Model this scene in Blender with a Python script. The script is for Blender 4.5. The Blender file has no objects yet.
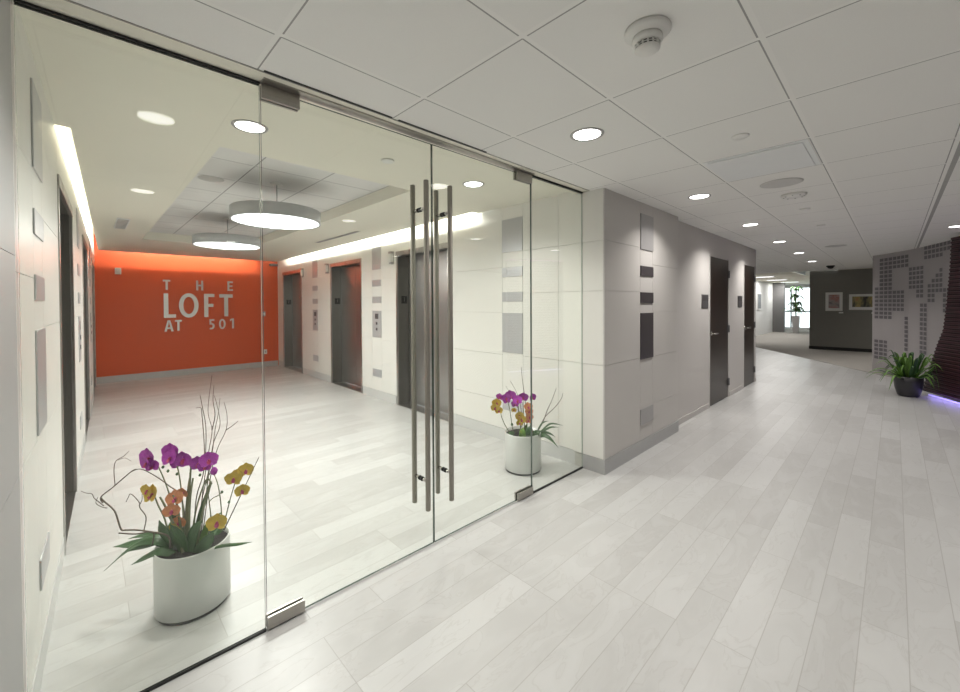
import bpy, bmesh, math, random
from mathutils import Vector, Matrix
random.seed(7)
SC = bpy.context.scene
COL = SC.collection
PI = math.pi
# ------------------------------------------------------------------ camera
EYE = Vector((0.0, 0.0, 1.46))
FPX, PCX, PCY = 404.27, 480.05, 309.42
RIGHT = Vector((0.716, -0.699, -0.005)).normalized()
FWD = Vector((0.698, 0.716, -0.013)).normalized()
DOWN = FWD.cross(RIGHT).normalized()
RIGHT = DOWN.cross(FWD).normalized()
cam_d = bpy.data.cameras.new('camera'); cam = bpy.data.objects.new('camera', cam_d); COL.objects.link(cam)
M = Matrix.Identity(4)
for i in range(3):
    M[i][0] = RIGHT[i]; M[i][1] = -DOWN[i]; M[i][2] = -FWD[i]; M[i][3] = EYE[i]
cam.matrix_world = M
cam_d.sensor_width = 36.0; cam_d.lens = FPX / 960 * 36; cam_d.clip_start = 0.02; cam_d.clip_end = 200
cam_d.shift_x = -(PCX - 480) / 960; cam_d.shift_y = (PCY - 346) / 960
SC.camera = cam
def at(px, py, depth):
    "a point seen at a pixel, at a distance along the view axis"
    return EYE + depth * (FWD + RIGHT * ((px - PCX) / FPX) + DOWN * ((py - PCY) / FPX))
# ------------------------------------------------------------------ world and exposure
w = bpy.data.worlds.new('sky'); SC.world = w; w.use_nodes = True
w.node_tree.nodes['Background'].inputs[0].default_value = (0.86, 0.94, 1.0, 1)
w.node_tree.nodes['Background'].inputs[1].default_value = 2.2
SC.view_settings.view_transform = 'Standard'; SC.view_settings.look = 'None'
SC.view_settings.exposure = 0.30; SC.view_settings.gamma = 1.0; SC.view_settings.use_curve_mapping = False
P_DOWN, P_PEND, P_SLOT, P_TROFF = 7.2, 39.0, 58.0, 26.0
WARM = (1.0, 0.965, 0.915); NEUT = (1.0, 0.98, 0.95)

# ------------------------------------------------------------------ helpers
def tag(o, label=None, cat=None, group=None, kind=None):
    if label: o['label'] = label
    if cat: o['category'] = cat
    if group: o['group'] = group
    if kind: o['kind'] = kind
    return o
def empty(name, loc=(0, 0, 0), rz=0.0):
    o = bpy.data.objects.new(name, None); COL.objects.link(o)
    o.location = loc; o.rotation_euler = (0, 0, rz); o.empty_display_size = 0.05
    return o
def copy_tree(o, parent=None):
    c = o.copy(); COL.objects.link(c); c.parent = parent
    for ch in list(o.children): copy_tree(ch, c)
    return c
class MB:
    def __init__(s): s.v = []; s.f = []; s.m = []; s.sm = []
    def add(s, vs, fs, m=0, smooth=False):
        b = len(s.v); s.v += [tuple(x) for x in vs]
        for f in fs: s.f.append([b + i for i in f]); s.m.append(m); s.sm.append(smooth)
        return s
    def box(s, x0, x1, y0, y1, z0, z1, m=0):
        x0, x1 = sorted((x0, x1)); y0, y1 = sorted((y0, y1)); z0, z1 = sorted((z0, z1))
        vs = [(x, y, z) for z in (z0, z1) for y in (y0, y1) for x in (x0, x1)]
        return s.add(vs, [(0, 2, 3, 1), (4, 5, 7, 6), (0, 1, 5, 4), (2, 6, 7, 3), (0, 4, 6, 2), (1, 3, 7, 5)], m)
    def hexa(s, fn, u0, u1, d0, d1, z0, z1, m=0):
        vs = [fn(u, d, z) for z in (z0, z1) for d in (d0, d1) for u in (u0, u1)]
        return s.add(vs, [(0, 2, 3, 1), (4, 5, 7, 6), (0, 1, 5, 4), (2, 6, 7, 3), (0, 4, 6, 2), (1, 3, 7, 5)], m)
    def lathe(s, prof, c=(0, 0, 0), n=32, m=0, smooth=True, axis='z'):
        vs = []
        for r, z in prof:
            for k in range(n):
                a = 2 * PI * k / n
                p = (r * math.cos(a), r * math.sin(a), z)
                if axis == 'y': p = (p[0], p[2], p[1])
                if axis == 'x': p = (p[2], p[0], p[1])
                vs.append((p[0] + c[0], p[1] + c[1], p[2] + c[2]))
        fs = []
        for i in range(len(prof) - 1):
            for k in range(n):
                a = i * n + k; b = i * n + (k + 1) % n
                fs.append((a, b, b + n, a + n))
        if prof[0][0] > 1e-6: fs.append(tuple(range(n))[::-1])
        if prof[-1][0] > 1e-6: fs.append(tuple(range((len(prof) - 1) * n, len(prof) * n)))
        return s.add(vs, fs, m, smooth)
    def tube(s, pts, rad, n=8, m=0, smooth=True):
        pts = [Vector(p) for p in pts]
        if not hasattr(rad, '__len__'): rad = [rad] * len(pts)
        vs = []; up = None
        for i, p in enumerate(pts):
            t = (pts[min(i + 1, len(pts) - 1)] - pts[max(i - 1, 0)]).normalized()
            if up is None: up = Vector((0, 0, 1)) if abs(t.z) < 0.9 else Vector((1, 0, 0))
            a = t.cross(up).normalized(); up = a.cross(t).normalized()
            for k in range(n):
                th = 2 * PI * k / n
                vs.append(p + (a * math.cos(th) + up * math.sin(th)) * rad[i])
        fs = []
        for i in range(len(pts) - 1):
            for k in range(n):
                q = i * n + k; r = i * n + (k + 1) % n
                fs.append((q, r, r + n, q + n))
        fs.append(tuple(range(n))[::-1]); fs.append(tuple(range((len(pts) - 1) * n, len(pts) * n)))
        return s.add(vs, fs, m, smooth)
    def ribbon(s, pts, widths, side, thick=0.0012, fold=0.15, m=0):
        "a leaf blade along pts, side = sideways vector; gets a mid fold and thickness"
        pts = [Vector(p) for p in pts]; n = len(pts); vs = []
        for lay in (1, -1):
            for i, p in enumerate(pts):
                t = (pts[min(i + 1, n - 1)] - pts[max(i - 1, 0)]).normalized()
                sd = (side - t * side.dot(t)).normalized(); nn = sd.cross(t).normalized()
                wd = max(widths[i], 0.0006)
                for k in (-1, -.5, 0, .5, 1):
                    vs.append(p + sd * wd * k + nn * (abs(k) * wd * fold * 2 + lay * thick * (1 - .8 * abs(k))))
        fs = []
        for i in range(n - 1):
            for k in range(4):
                a = i * 5 + k; fs.append((a, a + 1, a + 6, a + 5))
                b = n * 5 + a; fs.append((b + 5, b + 6, b + 1, b))
            for k in (0, 4):
                a = i * 5 + k; fs.append((a, a + 5, n * 5 + a + 5, n * 5 + a))
        return s.add(vs, fs, m, True)
    def build(s, name, mats, parent=None, bevel=0.0, loc=None, recalc=True):
        me = bpy.data.meshes.new(name); me.from_pydata([tuple(v) for v in s.v], [], s.f)
        if not isinstance(mats, (list, tuple)): mats = [mats]
        for x in mats: me.materials.append(x)
        for i, p in enumerate(me.polygons): p.material_index = s.m[i]; p.use_smooth = s.sm[i]
        if recalc:
            bm = bmesh.new(); bm.from_mesh(me); bmesh.ops.recalc_face_normals(bm, faces=bm.faces); bm.to_mesh(me); bm.free()
        me.update()
        o = bpy.data.objects.new(name, me); COL.objects.link(o)
        if parent: o.parent = parent
        if loc: o.location = loc
        if bevel:
            b = o.modifiers.new('bevel', 'BEVEL'); b.width = bevel; b.segments = 2; b.limit_method = 'ANGLE'; b.angle_limit = 0.7
        return o

# ------------------------------------------------------------------ materials
class NT:
    def __init__(s, name):
        s.mat = bpy.data.materials.new(name); s.mat.use_nodes = True; s.t = s.mat.node_tree
        s.b = s.t.nodes['Principled BSDF']; s.out = s.t.nodes['Material Output']
    def n(s, typ, **kw):
        x = s.t.nodes.new(typ)
        for k, v in kw.items(): setattr(x, k, v)
        return x
    def link(s, a, b): s.t.links.new(a, b)
    def m(s, op, a, b=None, c=None):
        x = s.n('ShaderNodeMath', operation=op)
        for i, v in enumerate((a, b, c)):
            if v is None: continue
            if isinstance(v, (int, float)): x.inputs[i].default_value = v
            else: s.link(v, x.inputs[i])
        return x.outputs[0]
    def pos(s):
        g = s.n('ShaderNodeNewGeometry'); x = s.n('ShaderNodeSeparateXYZ'); s.link(g.outputs['Position'], x.inputs[0])
        return g.outputs['Position'], x.outputs[0], x.outputs[1], x.outputs[2]
    def mix(s, f, a, b):
        x = s.n('ShaderNodeMix', data_type='RGBA')
        for sock, v in ((x.inputs[0], f), (x.inputs[6], a), (x.inputs[7], b)):
            if isinstance(v, (int, float)): sock.default_value = v
            elif isinstance(v, tuple): sock.default_value = (*v[:3], 1)
            else: s.link(v, sock)
        return x.outputs[2]
    def noise(s, vec, scale, detail=3.0, rough=0.5):
        x = s.n('ShaderNodeTexNoise'); x.inputs['Scale'].default_value = scale; x.inputs['Detail'].default_value = detail
        x.inputs['Roughness'].default_value = rough
        if vec is not None: s.link(vec, x.inputs['Vector'])
        return x.outputs['Fac']
    def bump(s, h, strength, dist):
        x = s.n('ShaderNodeBump'); x.inputs['Strength'].default_value = strength; x.inputs['Distance'].default_value = dist
        s.link(h, x.inputs['Height']); s.link(x.outputs[0], s.b.inputs['Normal'])
def simple(name, col, rough=0.5, metal=0.0, var=0.06, scale=8.0, spec=0.5, bump=0.0, bscale=200.0, coat=0.0, trans=0.0):
    t = NT(name); b = t.b
    p = t.pos()[0]
    f = t.noise(p, scale)
    c = t.mix(f, tuple(x * (1 - var) for x in col), tuple(min(1, x * (1 + var)) for x in col))
    t.link(c, b.inputs['Base Color'])
    b.inputs['Roughness'].default_value = rough; b.inputs['Metallic'].default_value = metal
    b.inputs['Specular IOR Level'].default_value = spec; b.inputs['Coat Weight'].default_value = coat
    if bump: t.bump(t.noise(p, bscale), bump, 0.002)
    return t.mat
def brushed(name, col, rough=0.3, vertical=True, var=0.12):
    t = NT(name); b = t.b
    p = t.pos()[0]
    mp = t.n('ShaderNodeMapping'); t.link(p, mp.inputs['Vector'])
    mp.inputs['Scale'].default_value = (260, 260, 3) if vertical else (3, 3, 260)
    f = t.noise(mp.outputs[0], 1.0, 2.0)
    t.link(t.mix(f, tuple(x * (1 - var) for x in col), tuple(min(1, x * (1 + var)) for x in col)), b.inputs['Base Color'])
    b.inputs['Metallic'].default_value = 1.0
    t.link(t.m('ADD', t.m('MULTIPLY', f, 0.12), rough - 0.05), b.inputs['Roughness'])
    t.bump(f, 0.08, 0.0005)
    return t.mat
def emit(name, col, strength):
    t = NT(name); b = t.b
    b.inputs['Base Color'].default_value = (0.8, 0.8, 0.8, 1)
    b.inputs['Emission Color'].default_value = (*col, 1); b.inputs['Emission Strength'].default_value = strength
    return t.mat
def floor_mat():
    t = NT('stone_plank_floor'); b = t.b
    p, x, y, z = t.pos()
    W, L = 0.1493, 0.9
    ry = t.m('DIVIDE', t.m('SUBTRACT', y, 1.742), W)
    row = t.m('FLOOR', ry); fy = t.m('FRACT', ry)
    wn = t.n('ShaderNodeTexWhiteNoise', noise_dimensions='1D'); t.link(row, wn.inputs['W'])
    off = t.m('MULTIPLY', t.m('FLOOR', t.m('MULTIPLY', wn.outputs['Value'], 2.999)), 0.3)
    rx = t.m('DIVIDE', t.m('SUBTRACT', t.m('SUBTRACT', x, 0.73), off), L)
    colm = t.m('FLOOR', rx); fx = t.m('FRACT', rx)
    dy = t.m('MULTIPLY', t.m('MINIMUM', fy, t.m('SUBTRACT', 1.0, fy)), W)
    dx = t.m('MULTIPLY', t.m('MINIMUM', fx, t.m('SUBTRACT', 1.0, fx)), L)
    d = t.m('MINIMUM', dx, dy)
    g = t.n('ShaderNodeMapRange'); t.link(d, g.inputs[0]); g.inputs[1].default_value = 0.0008; g.inputs[2].default_value = 0.0024
    g.inputs[3].default_value = 1.0; g.inputs[4].default_value = 0.0
    cb = t.n('ShaderNodeCombineXYZ'); t.link(row, cb.inputs[0]); t.link(colm, cb.inputs[1])
    w2 = t.n('ShaderNodeTexWhiteNoise', noise_dimensions='2D'); t.link(cb.outputs[0], w2.inputs['Vector'])
    tone = t.m('POWER', w2.outputs['Value'], 1.3)
    base = t.mix(tone, (0.465, 0.458, 0.449), (0.575, 0.573, 0.567))
    # veins: stretched noise shifted per plank
    sh = t.n('ShaderNodeVectorMath', operation='MULTIPLY_ADD')
    t.link(w2.outputs['Color'], sh.inputs[0]); sh.inputs[1].default_value = (7, 7, 7); t.link(p, sh.inputs[2])
    mp = t.n('ShaderNodeMapping'); t.link(sh.outputs[0], mp.inputs['Vector']); mp.inputs['Scale'].default_value = (2.2, 6, 1)
    n1 = t.n('ShaderNodeTexNoise'); t.link(mp.outputs[0], n1.inputs['Vector']); n1.inputs['Scale'].default_value = 1.3
    n1.inputs['Detail'].default_value = 6; n1.inputs['Distortion'].default_value = 1.2
    r = t.n('ShaderNodeMapRange'); t.link(n1.outputs['Fac'], r.inputs[0]); r.inputs[1].default_value = 0.35; r.inputs[2].default_value = 0.68
    c2 = t.mix(t.m('MULTIPLY', r.outputs[0], 0.4), base, (0.62, 0.62, 0.617))
    ve = t.m('SUBTRACT', 1.0, t.m('MINIMUM', t.m('MULTIPLY', t.m('ABSOLUTE', t.m('SUBTRACT', n1.outputs['Fac'], 0.52)), 60.0), 1.0))
    c3 = t.mix(t.m('MULTIPLY', ve, 0.22), c2, (0.36, 0.34, 0.32))
    c4 = t.mix(t.m('MULTIPLY', g.outputs[0], 0.5), c3, (0.30, 0.28, 0.26))
    t.link(c4, b.inputs['Base Color'])
    t.link(t.m('ADD', t.m('MULTIPLY', n1.outputs['Fac'], 0.16), 0.26), b.inputs['Roughness'])
    b.inputs['Specular IOR Level'].default_value = 0.45
    t.bump(t.m('SUBTRACT', 1.0, g.outputs[0]), 0.25, 0.001)
    return t.mat
def ceil_mat(name, xs, ys, lw, wide=None, base=(0.86, 0.85, 0.825), gw=0.003):
    "xs, ys: (origin, pitch) of the tee lines"
    t = NT(name); b = t.b
    p, x, y, z = t.pos()
    def dist(c, o, pt):
        f = t.m('FRACT', t.m('DIVIDE', t.m('SUBTRACT', c, o), pt))
        return t.m('MULTIPLY', t.m('MINIMUM', f, t.m('SUBTRACT', 1.0, f)), pt)
    dx = dist(x, *xs); dy = dist(y, *ys)
    d = t.m('MINIMUM', dx, dy)
    tee = t.m('LESS_THAN', d, lw)
    def side(c, o, pt):   # dark reveal on one side of each tee
        f = t.m('FRACT', t.m('DIVIDE', t.m('SUBTRACT', c, o), pt)); return t.m('MULTIPLY', f, pt)
    gx = t.m('LESS_THAN', t.m('ABSOLUTE', t.m('SUBTRACT', side(x, *xs), lw)), gw)
    gy = t.m('LESS_THAN', t.m('ABSOLUTE', t.m('SUBTRACT', side(y, *ys), lw)), gw)
    gap = t.m('MAXIMUM', t.m('MULTIPLY', t.m('GREATER_THAN', dy, lw), gx), t.m('MULTIPLY', t.m('GREATER_THAN', dx, lw), gy))
    gr = t.noise(p, 420.0, 2.0, 0.7)
    tile = t.mix(gr, tuple(c * .93 for c in base), tuple(min(1, c * 1.05) for c in base))
    c = t.mix(tee, tile, tuple(min(1, c * 1.02) for c in base))
    c = t.mix(t.m('MULTIPLY', gap, 0.75), c, (0.22, 0.215, 0.21))
    if wide is not None:
        for yy, ww in wide:
            f = t.m('LESS_THAN', t.m('ABSOLUTE', t.m('SUBTRACT', y, yy)), ww)
            c = t.mix(t.m('MULTIPLY', f, 0.75), c, (0.27, 0.265, 0.26))
    t.link(c, b.inputs['Base Color'])
    b.inputs['Roughness'].default_value = 0.85; b.inputs['Specular IOR Level'].default_value = 0.2
    h = t.m('SUBTRACT', t.m('MULTIPLY', gr, 0.15), gap)
    t.bump(h, 0.3, 0.002)
    return t.mat
def glass_mat():
    t = NT('clear_glass'); nt = t.t; nt.nodes.remove(t.b)
    fr = t.n('ShaderNodeFresnel'); fr.inputs[0].default_value = 1.5
    n = t.noise(t.pos()[0], 0.7, 1.0)
    tr = t.n('ShaderNodeBsdfTransparent'); gl = t.n('ShaderNodeBsdfGlossy'); gl.inputs['Roughness'].default_value = 0.0
    gl.inputs['Color'].default_value = (1, 1, 1, 1)
    t.link(t.mix(n, (0.955, 0.978, 0.955), (0.96, 0.98, 0.96)), tr.inputs['Color'])
    geo = t.n('ShaderNodeNewGeometry')
    # reflect on both faces; the inner side of a face uses the same grazing rule
    lw = t.n('ShaderNodeLayerWeight'); lw.inputs['Blend'].default_value = 0.5
    one_minus = t.m('SUBTRACT', 1.0, lw.outputs['Facing'])
    # Schlick: F = .04 + .96 (1-cos)^5
    F = t.m('ADD', 0.04, t.m('MULTIPLY', t.m('POWER', t.m('SUBTRACT', 1.0, one_minus), 5.0), 0.96))
    mx = t.n('ShaderNodeMixShader'); t.link(F, mx.inputs[0]); t.link(tr.outputs[0], mx.inputs[1]); t.link(gl.outputs[0], mx.inputs[2])
    nt.nodes.remove(fr); nt.nodes.remove(geo)
    t.link(mx.outputs[0], t.out.inputs['Surface'])
    return t.mat
MAT = {}
MAT['floor'] = floor_mat()
MAT['ceil'] = ceil_mat('lay_in_ceiling_tiles', (1.157, 0.645), (0.955, 0.606), 0.011, wide=[(-0.285, 0.014)])
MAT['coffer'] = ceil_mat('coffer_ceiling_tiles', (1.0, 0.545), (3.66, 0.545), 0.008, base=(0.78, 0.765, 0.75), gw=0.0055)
MAT['drywall'] = simple('warm_white_ceiling_paint', (0.83, 0.80, 0.70), 0.8, var=0.015, spec=0.2)
MAT['panel'] = simple('white_wall_panel', (0.80, 0.785, 0.745), 0.34, var=0.02, scale=1.5, spec=0.35)
MAT['joint'] = simple('panel_joint', (0.56, 0.55, 0.51), 0.7)
MAT['cpanel'] = simple('greige_wall_panel', (0.60, 0.575, 0.552), 0.45, var=0.02, scale=1.5, spec=0.3)
MAT['paint'] = simple('greige_wall_paint', (0.60, 0.575, 0.555), 0.6, var=0.015, spec=0.25)
MAT['orange'] = simple('orange_wall_paint', (0.62, 0.098, 0.032), 0.42, var=0.05, scale=2.0, spec=0.3, bump=0.1, bscale=30)
MAT['base'] = simple('grey_metal_baseboard', (0.47, 0.47, 0.47), 0.4, metal=0.2, var=0.04)
MAT['base_light'] = simple('pale_grey_baseboard', (0.64, 0.64, 0.63), 0.4, metal=0.1, var=0.03)
MAT['steel'] = brushed('brushed_stainless', (0.50, 0.48, 0.46), 0.27)
MAT['steel_dark'] = brushed('dark_brushed_stainless', (0.46, 0.455, 0.45), 0.34)
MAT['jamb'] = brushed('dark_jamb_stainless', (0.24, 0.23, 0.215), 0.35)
MAT['satin'] = brushed('satin_metal_bar', (0.36, 0.335, 0.30), 0.6)
MAT['fitting'] = brushed('satin_metal_fitting', (0.42, 0.40, 0.37), 0.3, vertical=False)
MAT['plate'] = simple('satin_accent_plate', (0.50, 0.50, 0.51), 0.3, metal=0.25, var=0.02)
MAT['plate_mid'] = simple('grey_accent_plate', (0.42, 0.41, 0.41), 0.35, metal=0.3, var=0.04)
MAT['plate_dark'] = simple('slate_accent_plate', (0.085, 0.076, 0.08), 0.35, metal=0.2, var=0.1)
MAT['letter'] = brushed('brushed_letter', (0.55, 0.54, 0.525), 0.42, vertical=False)
MAT['glass'] = glass_mat()
MAT['edge'] = simple('green_glass_edge', (0.055, 0.085, 0.07), 0.15, spec=0.8, var=0.2)
MAT['edge_lt'] = simple('pale_glass_edge', (0.40, 0.44, 0.40), 0.15, spec=0.8, var=0.15)
MAT['black'] = simple('black_rubber', (0.012, 0.012, 0.012), 0.5)
MAT['white'] = simple('white_plastic', (0.78, 0.77, 0.74), 0.4, var=0.02)
MAT['wood'] = simple('dark_walnut_veneer', (0.024, 0.014, 0.010), 0.30, var=0.5, scale=3.0, spec=0.5)
MAT['chrome'] = simple('satin_nickel', (0.65, 0.63, 0.60), 0.22, metal=1.0, var=0.03)
MAT['sign'] = simple('dark_sign_plate', (0.13, 0.125, 0.13), 0.35, metal=0.3, var=0.08)
MAT['gray_wall'] = simple('charcoal_wall_paint', (0.22, 0.215, 0.195), 0.6, var=0.03, spec=0.25)
MAT['gray_wall2'] = simple('slate_grey_wall_paint', (0.17, 0.165, 0.165), 0.6, var=0.03, spec=0.25)
MAT['white_wall'] = simple('white_wall_paint', (0.78, 0.78, 0.77), 0.6, var=0.015)
MAT['carpet'] = simple('grey_beige_carpet', (0.36, 0.34, 0.315), 0.95, var=0.14, scale=120, spec=0.1, bump=0.4, bscale=300)
MAT['pot'] = simple('white_glazed_metal', (0.70, 0.71, 0.69), 0.3, metal=0.25, var=0.02, spec=0.5)
MAT['soil'] = simple('dark_moss_soil', (0.016, 0.013, 0.010), 0.95, var=0.6, scale=60, bump=1.0, bscale=120)
MAT['leaf'] = simple('deep_green_leaf', (0.045, 0.115, 0.035), 0.35, var=0.45, scale=25)
MAT['leaf2'] = simple('bright_green_leaf', (0.13, 0.26, 0.045), 0.4, var=0.5, scale=14)
MAT['stem'] = simple('green_brown_stem', (0.17, 0.19, 0.10), 0.5, var=0.4, scale=30)
MAT['twig'] = simple('grey_brown_twig', (0.14, 0.11, 0.085), 0.7, var=0.4, scale=60)
MAT['purple'] = simple('magenta_orchid_petal', (0.42, 0.035, 0.42), 0.5, var=0.45, scale=45)
MAT['yellow'] = simple('yellow_orchid_petal', (0.62, 0.43, 0.05), 0.5, var=0.3, scale=50)
MAT['peach'] = simple('peach_orchid_petal', (0.68, 0.27, 0.12), 0.5, var=0.3, scale=50)
MAT['lip'] = simple('orchid_lip', (0.50, 0.05, 0.16), 0.5, var=0.3, scale=50)
MAT['lens'] = emit('downlight_lens', (1.0, 0.98, 0.94), 6.0)
MAT['trof'] = emit('troffer_lens', (1.0, 1.0, 1.0), 1.2)
MAT['pend'] = emit('pendant_diffuser', (1.0, 0.99, 0.98), 2.5)
MAT['strip'] = emit('cove_light_strip', (1.0, 0.99, 0.96), 3.0)
MAT['grille'] = simple('pale_grey_grille', (0.56, 0.55, 0.53), 0.6, var=0.02)
MAT['shade'] = simple('grey_pendant_rim', (0.50, 0.505, 0.52), 0.45, metal=0.2, var=0.03)
MAT['violet'] = emit('violet_light_strip', (0.33, 0.26, 1.0), 0.55)
MAT['magenta'] = emit('magenta_light_strip', (0.75, 0.05, 0.75), 0.9)

def area(name, loc, size, power, col=NEUT, rot=(0, 0, 0), shape='DISK', size_y=None, parent=None, spread=PI):
    d = bpy.data.lights.new(name, 'AREA'); d.shape = shape; d.size = size; d.energy = power; d.color = col; d.spread = spread
    if size_y: d.size_y = size_y
    o = bpy.data.objects.new(name, d); COL.objects.link(o); o.location = loc; o.rotation_euler = rot
    if parent: o.parent = parent
    return o
# ------------------------------------------------------------------ the setting
HC = 2.44       # corridor ceiling
HL = 2.48       # lobby ceiling
HK = 2.60       # coffer
GY = 1.935      # glass line
RX = 3.17       # lobby right wall
OY = 10.45      # orange wall
def struct(mb, name, mats, **k):
    o = mb.build(name, mats, **k); o['kind'] = 'structure'; return o
m = MB(); m.box(-0.45, 30, -5, OY + .1, -0.1, 0.0); struct(m, 'floor', MAT['floor'])
# carpet beyond the diagonal seam
m = MB()
cp = [(15.9, 3.25), (13.7, 1.75), (11.5, .30), (9.0, -1.6), (9.0, -4.9), (29.8, -4.9), (29.8, 4.25), (17.6, 4.25)]
vs = [(x, y, 0.0) for x, y in cp] + [(x, y, 0.006) for x, y in cp]; n = len(cp)
m.add(vs, [tuple(range(n))[::-1], tuple(range(n, 2 * n))] + [(i, (i + 1) % n, n + (i + 1) % n, n + i) for i in range(n)])
o = m.build('floor', MAT['carpet']); o.name = 'floor_carpet'; o['kind'] = 'structure'
# corridor ceiling
m = MB()
m.box(-0.45, 8.93, -5, 1.85, HC, HC + .03)
m.box(8.93, 16.2, -5, 4.3, HC, HC + .03)
struct(m, 'ceiling', MAT['ceil'])
m = MB(); m.box(16.2, 30, 2.3, 5.1, HC, HC + .03); m.box(16.2, 30, -5, 1.2, HC, HC + .03)
m.box(19.0, 30, 1.2, 2.3, HC, HC + .03); m.box(16.2, 19.0, 1.2, 2.3, HC + .45, HC + .48)
m.box(16.17, 16.2, 1.2, 2.3, HC + .03, HC + .45, 1); m.box(19.0, 19.03, 1.2, 2.3, HC + .03, HC + .45)
m.box(16.2, 19.0, 2.3, 2.33, HC + .03, HC + .45, 1)
o = struct(m, 'ceiling', [MAT['drywall'], MAT['gray_wall']]); o.name = 'ceiling_far'
# header above the glass line and the lobby soffit with its coffer and wall slots
m = MB()
m.box(-0.45, RX + .1, 1.86, 2.02, HC + .004, 2.62)
o = struct(m, 'trim_1', MAT['drywall'])
m = MB(); SLX = 0.12
cx0, cx1, cy0, cy1 = 0.63, 2.10, 3.03, 8.02
SPL = 0.02        # the right wall opens out slightly towards the back
def rx(y): return RX + SPL * (y - 2.0)
def RW(u, d, z):   # right lobby wall: u along the wall, d into the room
    k = (RX - 2 * SPL) / (RX - SPL * u)
    return (RX * k - d, u * k, z)
UE = OY * RX / (RX + SPL * (OY - 2.0))      # u of the back corner
def LW(u, d, z):   # left lobby wall: u along (Y), d into the room
    return (-0.158 + 0.033 * (u - GY) + d, u - 0.033 * d, z)
def lx(u): return -0.158 + 0.033 * (u - GY)
T = .03
def slab(x0, x1, y0, y1, z0=HL, t=T, mm=0): m.box(x0, x1, y0, y1, z0, z0 + t, mm)
slab(-.45, RX + .1, 2.02, cy0)
slab(cx1, RX + .0, cy0, 3.27)
slab(-.3, cx0, cy0, 3.30)
vs = [(cx1, 3.27, HL), (rx(3.27) - SLX, 3.27, HL), (rx(OY) - SLX, OY - .33, HL), (cx1, OY - .33, HL)]
m.add(vs + [(a, b, HL + T) for a, b, c in vs], [(0, 1, 2, 3), (7, 6, 5, 4), (0, 4, 5, 1), (1, 5, 6, 2), (2, 6, 7, 3), (3, 7, 4, 0)])
# left strip follows the slightly splayed wall
vs = [(lx(3.3) + .062, 3.3, HL), (cx0, 3.3, HL), (cx0, OY - .33, HL), (lx(OY - .33) + .062, OY - .33, HL)]
m.add(vs + [(a, b, HL + T) for a, b, c in vs], [(0, 1, 2, 3), (7, 6, 5, 4), (0, 4, 5, 1), (1, 5, 6, 2), (2, 6, 7, 3), (3, 7, 4, 0)])
slab(cx0, cx1, cy1, OY - .33)
# coffer sides and top
m.box(cx0 - .03, cx0, cy0 - .03, cy1 + .03, HL + T, HK + .03); m.box(cx1, cx1 + .03, cy0 - .03, cy1 + .03, HL + T, HK + .03)
m.box(cx0, cx1, cy0 - .03, cy0, HL + T, HK + .03); m.box(cx0, cx1, cy1, cy1 + .03, HL + T, HK + .03)
m.box(cx0, cx1, cy0, cy1, HK, HK + .03, 1)
# slot enclosures (above the ceiling)
m.box(RX - .32, RX + .01, 3.24, 3.27, HL + T, 2.80); m.box(-.2, .3, 3.27, 3.30, HL + T, 2.80)
m.box(RX - .35, RX - .32, 3.24, OY, HL + T, 2.80); m.box(.33, .36, 3.27, OY - .6, HL + T, 2.80)
m.box(-.2, RX + .3, 3.24, OY, 2.80, 2.83)
m.box(.33, RX - .32, OY - .62, OY - .59, HL + T, 2.80)
o = struct(m, 'ceiling', [MAT['drywall'], MAT['coffer']]); o.name = 'ceiling_lobby'

# ---- panelled lobby walls with elevator openings
ELEV = [(3.78, 4.96), (5.97, 7.12), (8.47, 9.58)]
EH = 2.22
ELEV_L = [(3.38, 4.52), (6.05, 7.25), (8.88, 10.05)]
def panel_wall(fn, name, u_start, jts, mats, zt=2.8, ev=ELEV, end=None):
    "fn(u,d,z) d into the room. jts: list of (u0,u1,[z joints]) cells"
    m = MB(); g = 0.0014
    # backing with openings
    us = [u_start]
    for a, b in ev: us += [a, b]
    us += [end or OY]
    for i in range(0, len(us), 2): m.hexa(fn, us[i], us[i + 1], -0.30, -0.012, 0, zt, 1)
    for a, b in ev: m.hexa(fn, a, b, -0.30, -0.012, EH, zt, 1)
    for u0, u1, zs in jts:
        zz = [0.125] + zs + [zt]
        for a, b in zip(zz, zz[1:]): m.hexa(fn, u0 + g, u1 - g, -0.012, 0.0, a + g, b - g, 0 if u1 > 1.95 else 2)
    return struct(m, name, mats)
Z1 = [0.43, 0.92, 1.37, 1.85]; Z2 = [0.93, 1.57, 2.0]; ZA = []
cells = [(2.02, 2.2, Z2), (2.2, 2.63, Z2), (2.63, 2.91, ZA), (2.91, 3.78, Z1),
         (4.96, 5.36, Z1), (5.36, 5.64, ZA), (5.64, 5.97, Z2), (7.12, 7.67, Z2), (7.67, 7.93, ZA), (7.93, 8.47, Z1), (9.58, UE, Z1)]
for a, b in ELEV: cells.append((a, b, [EH - .01]))
cr = [c for c in cells]
for i, c in enumerate(cr):
    if c[2] == [EH - .01]: cr[i] = None
cr = [c for c in cr if c]
def over(fn, mb): pass
def add_over(name, fn, ev=ELEV):
    m = MB()
    for a, b in ev: m.hexa(fn, a + .002, b - .002, -0.012, 0.0, EH + .002, 2.8)
    return struct(m, name, MAT['panel'])
panel_wall(RW, 'wall_right', 2.02, cr, [MAT['panel'], MAT['joint']], end=UE)
o = add_over('wall_right', RW); o.name = 'wall_right_lintel'
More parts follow.
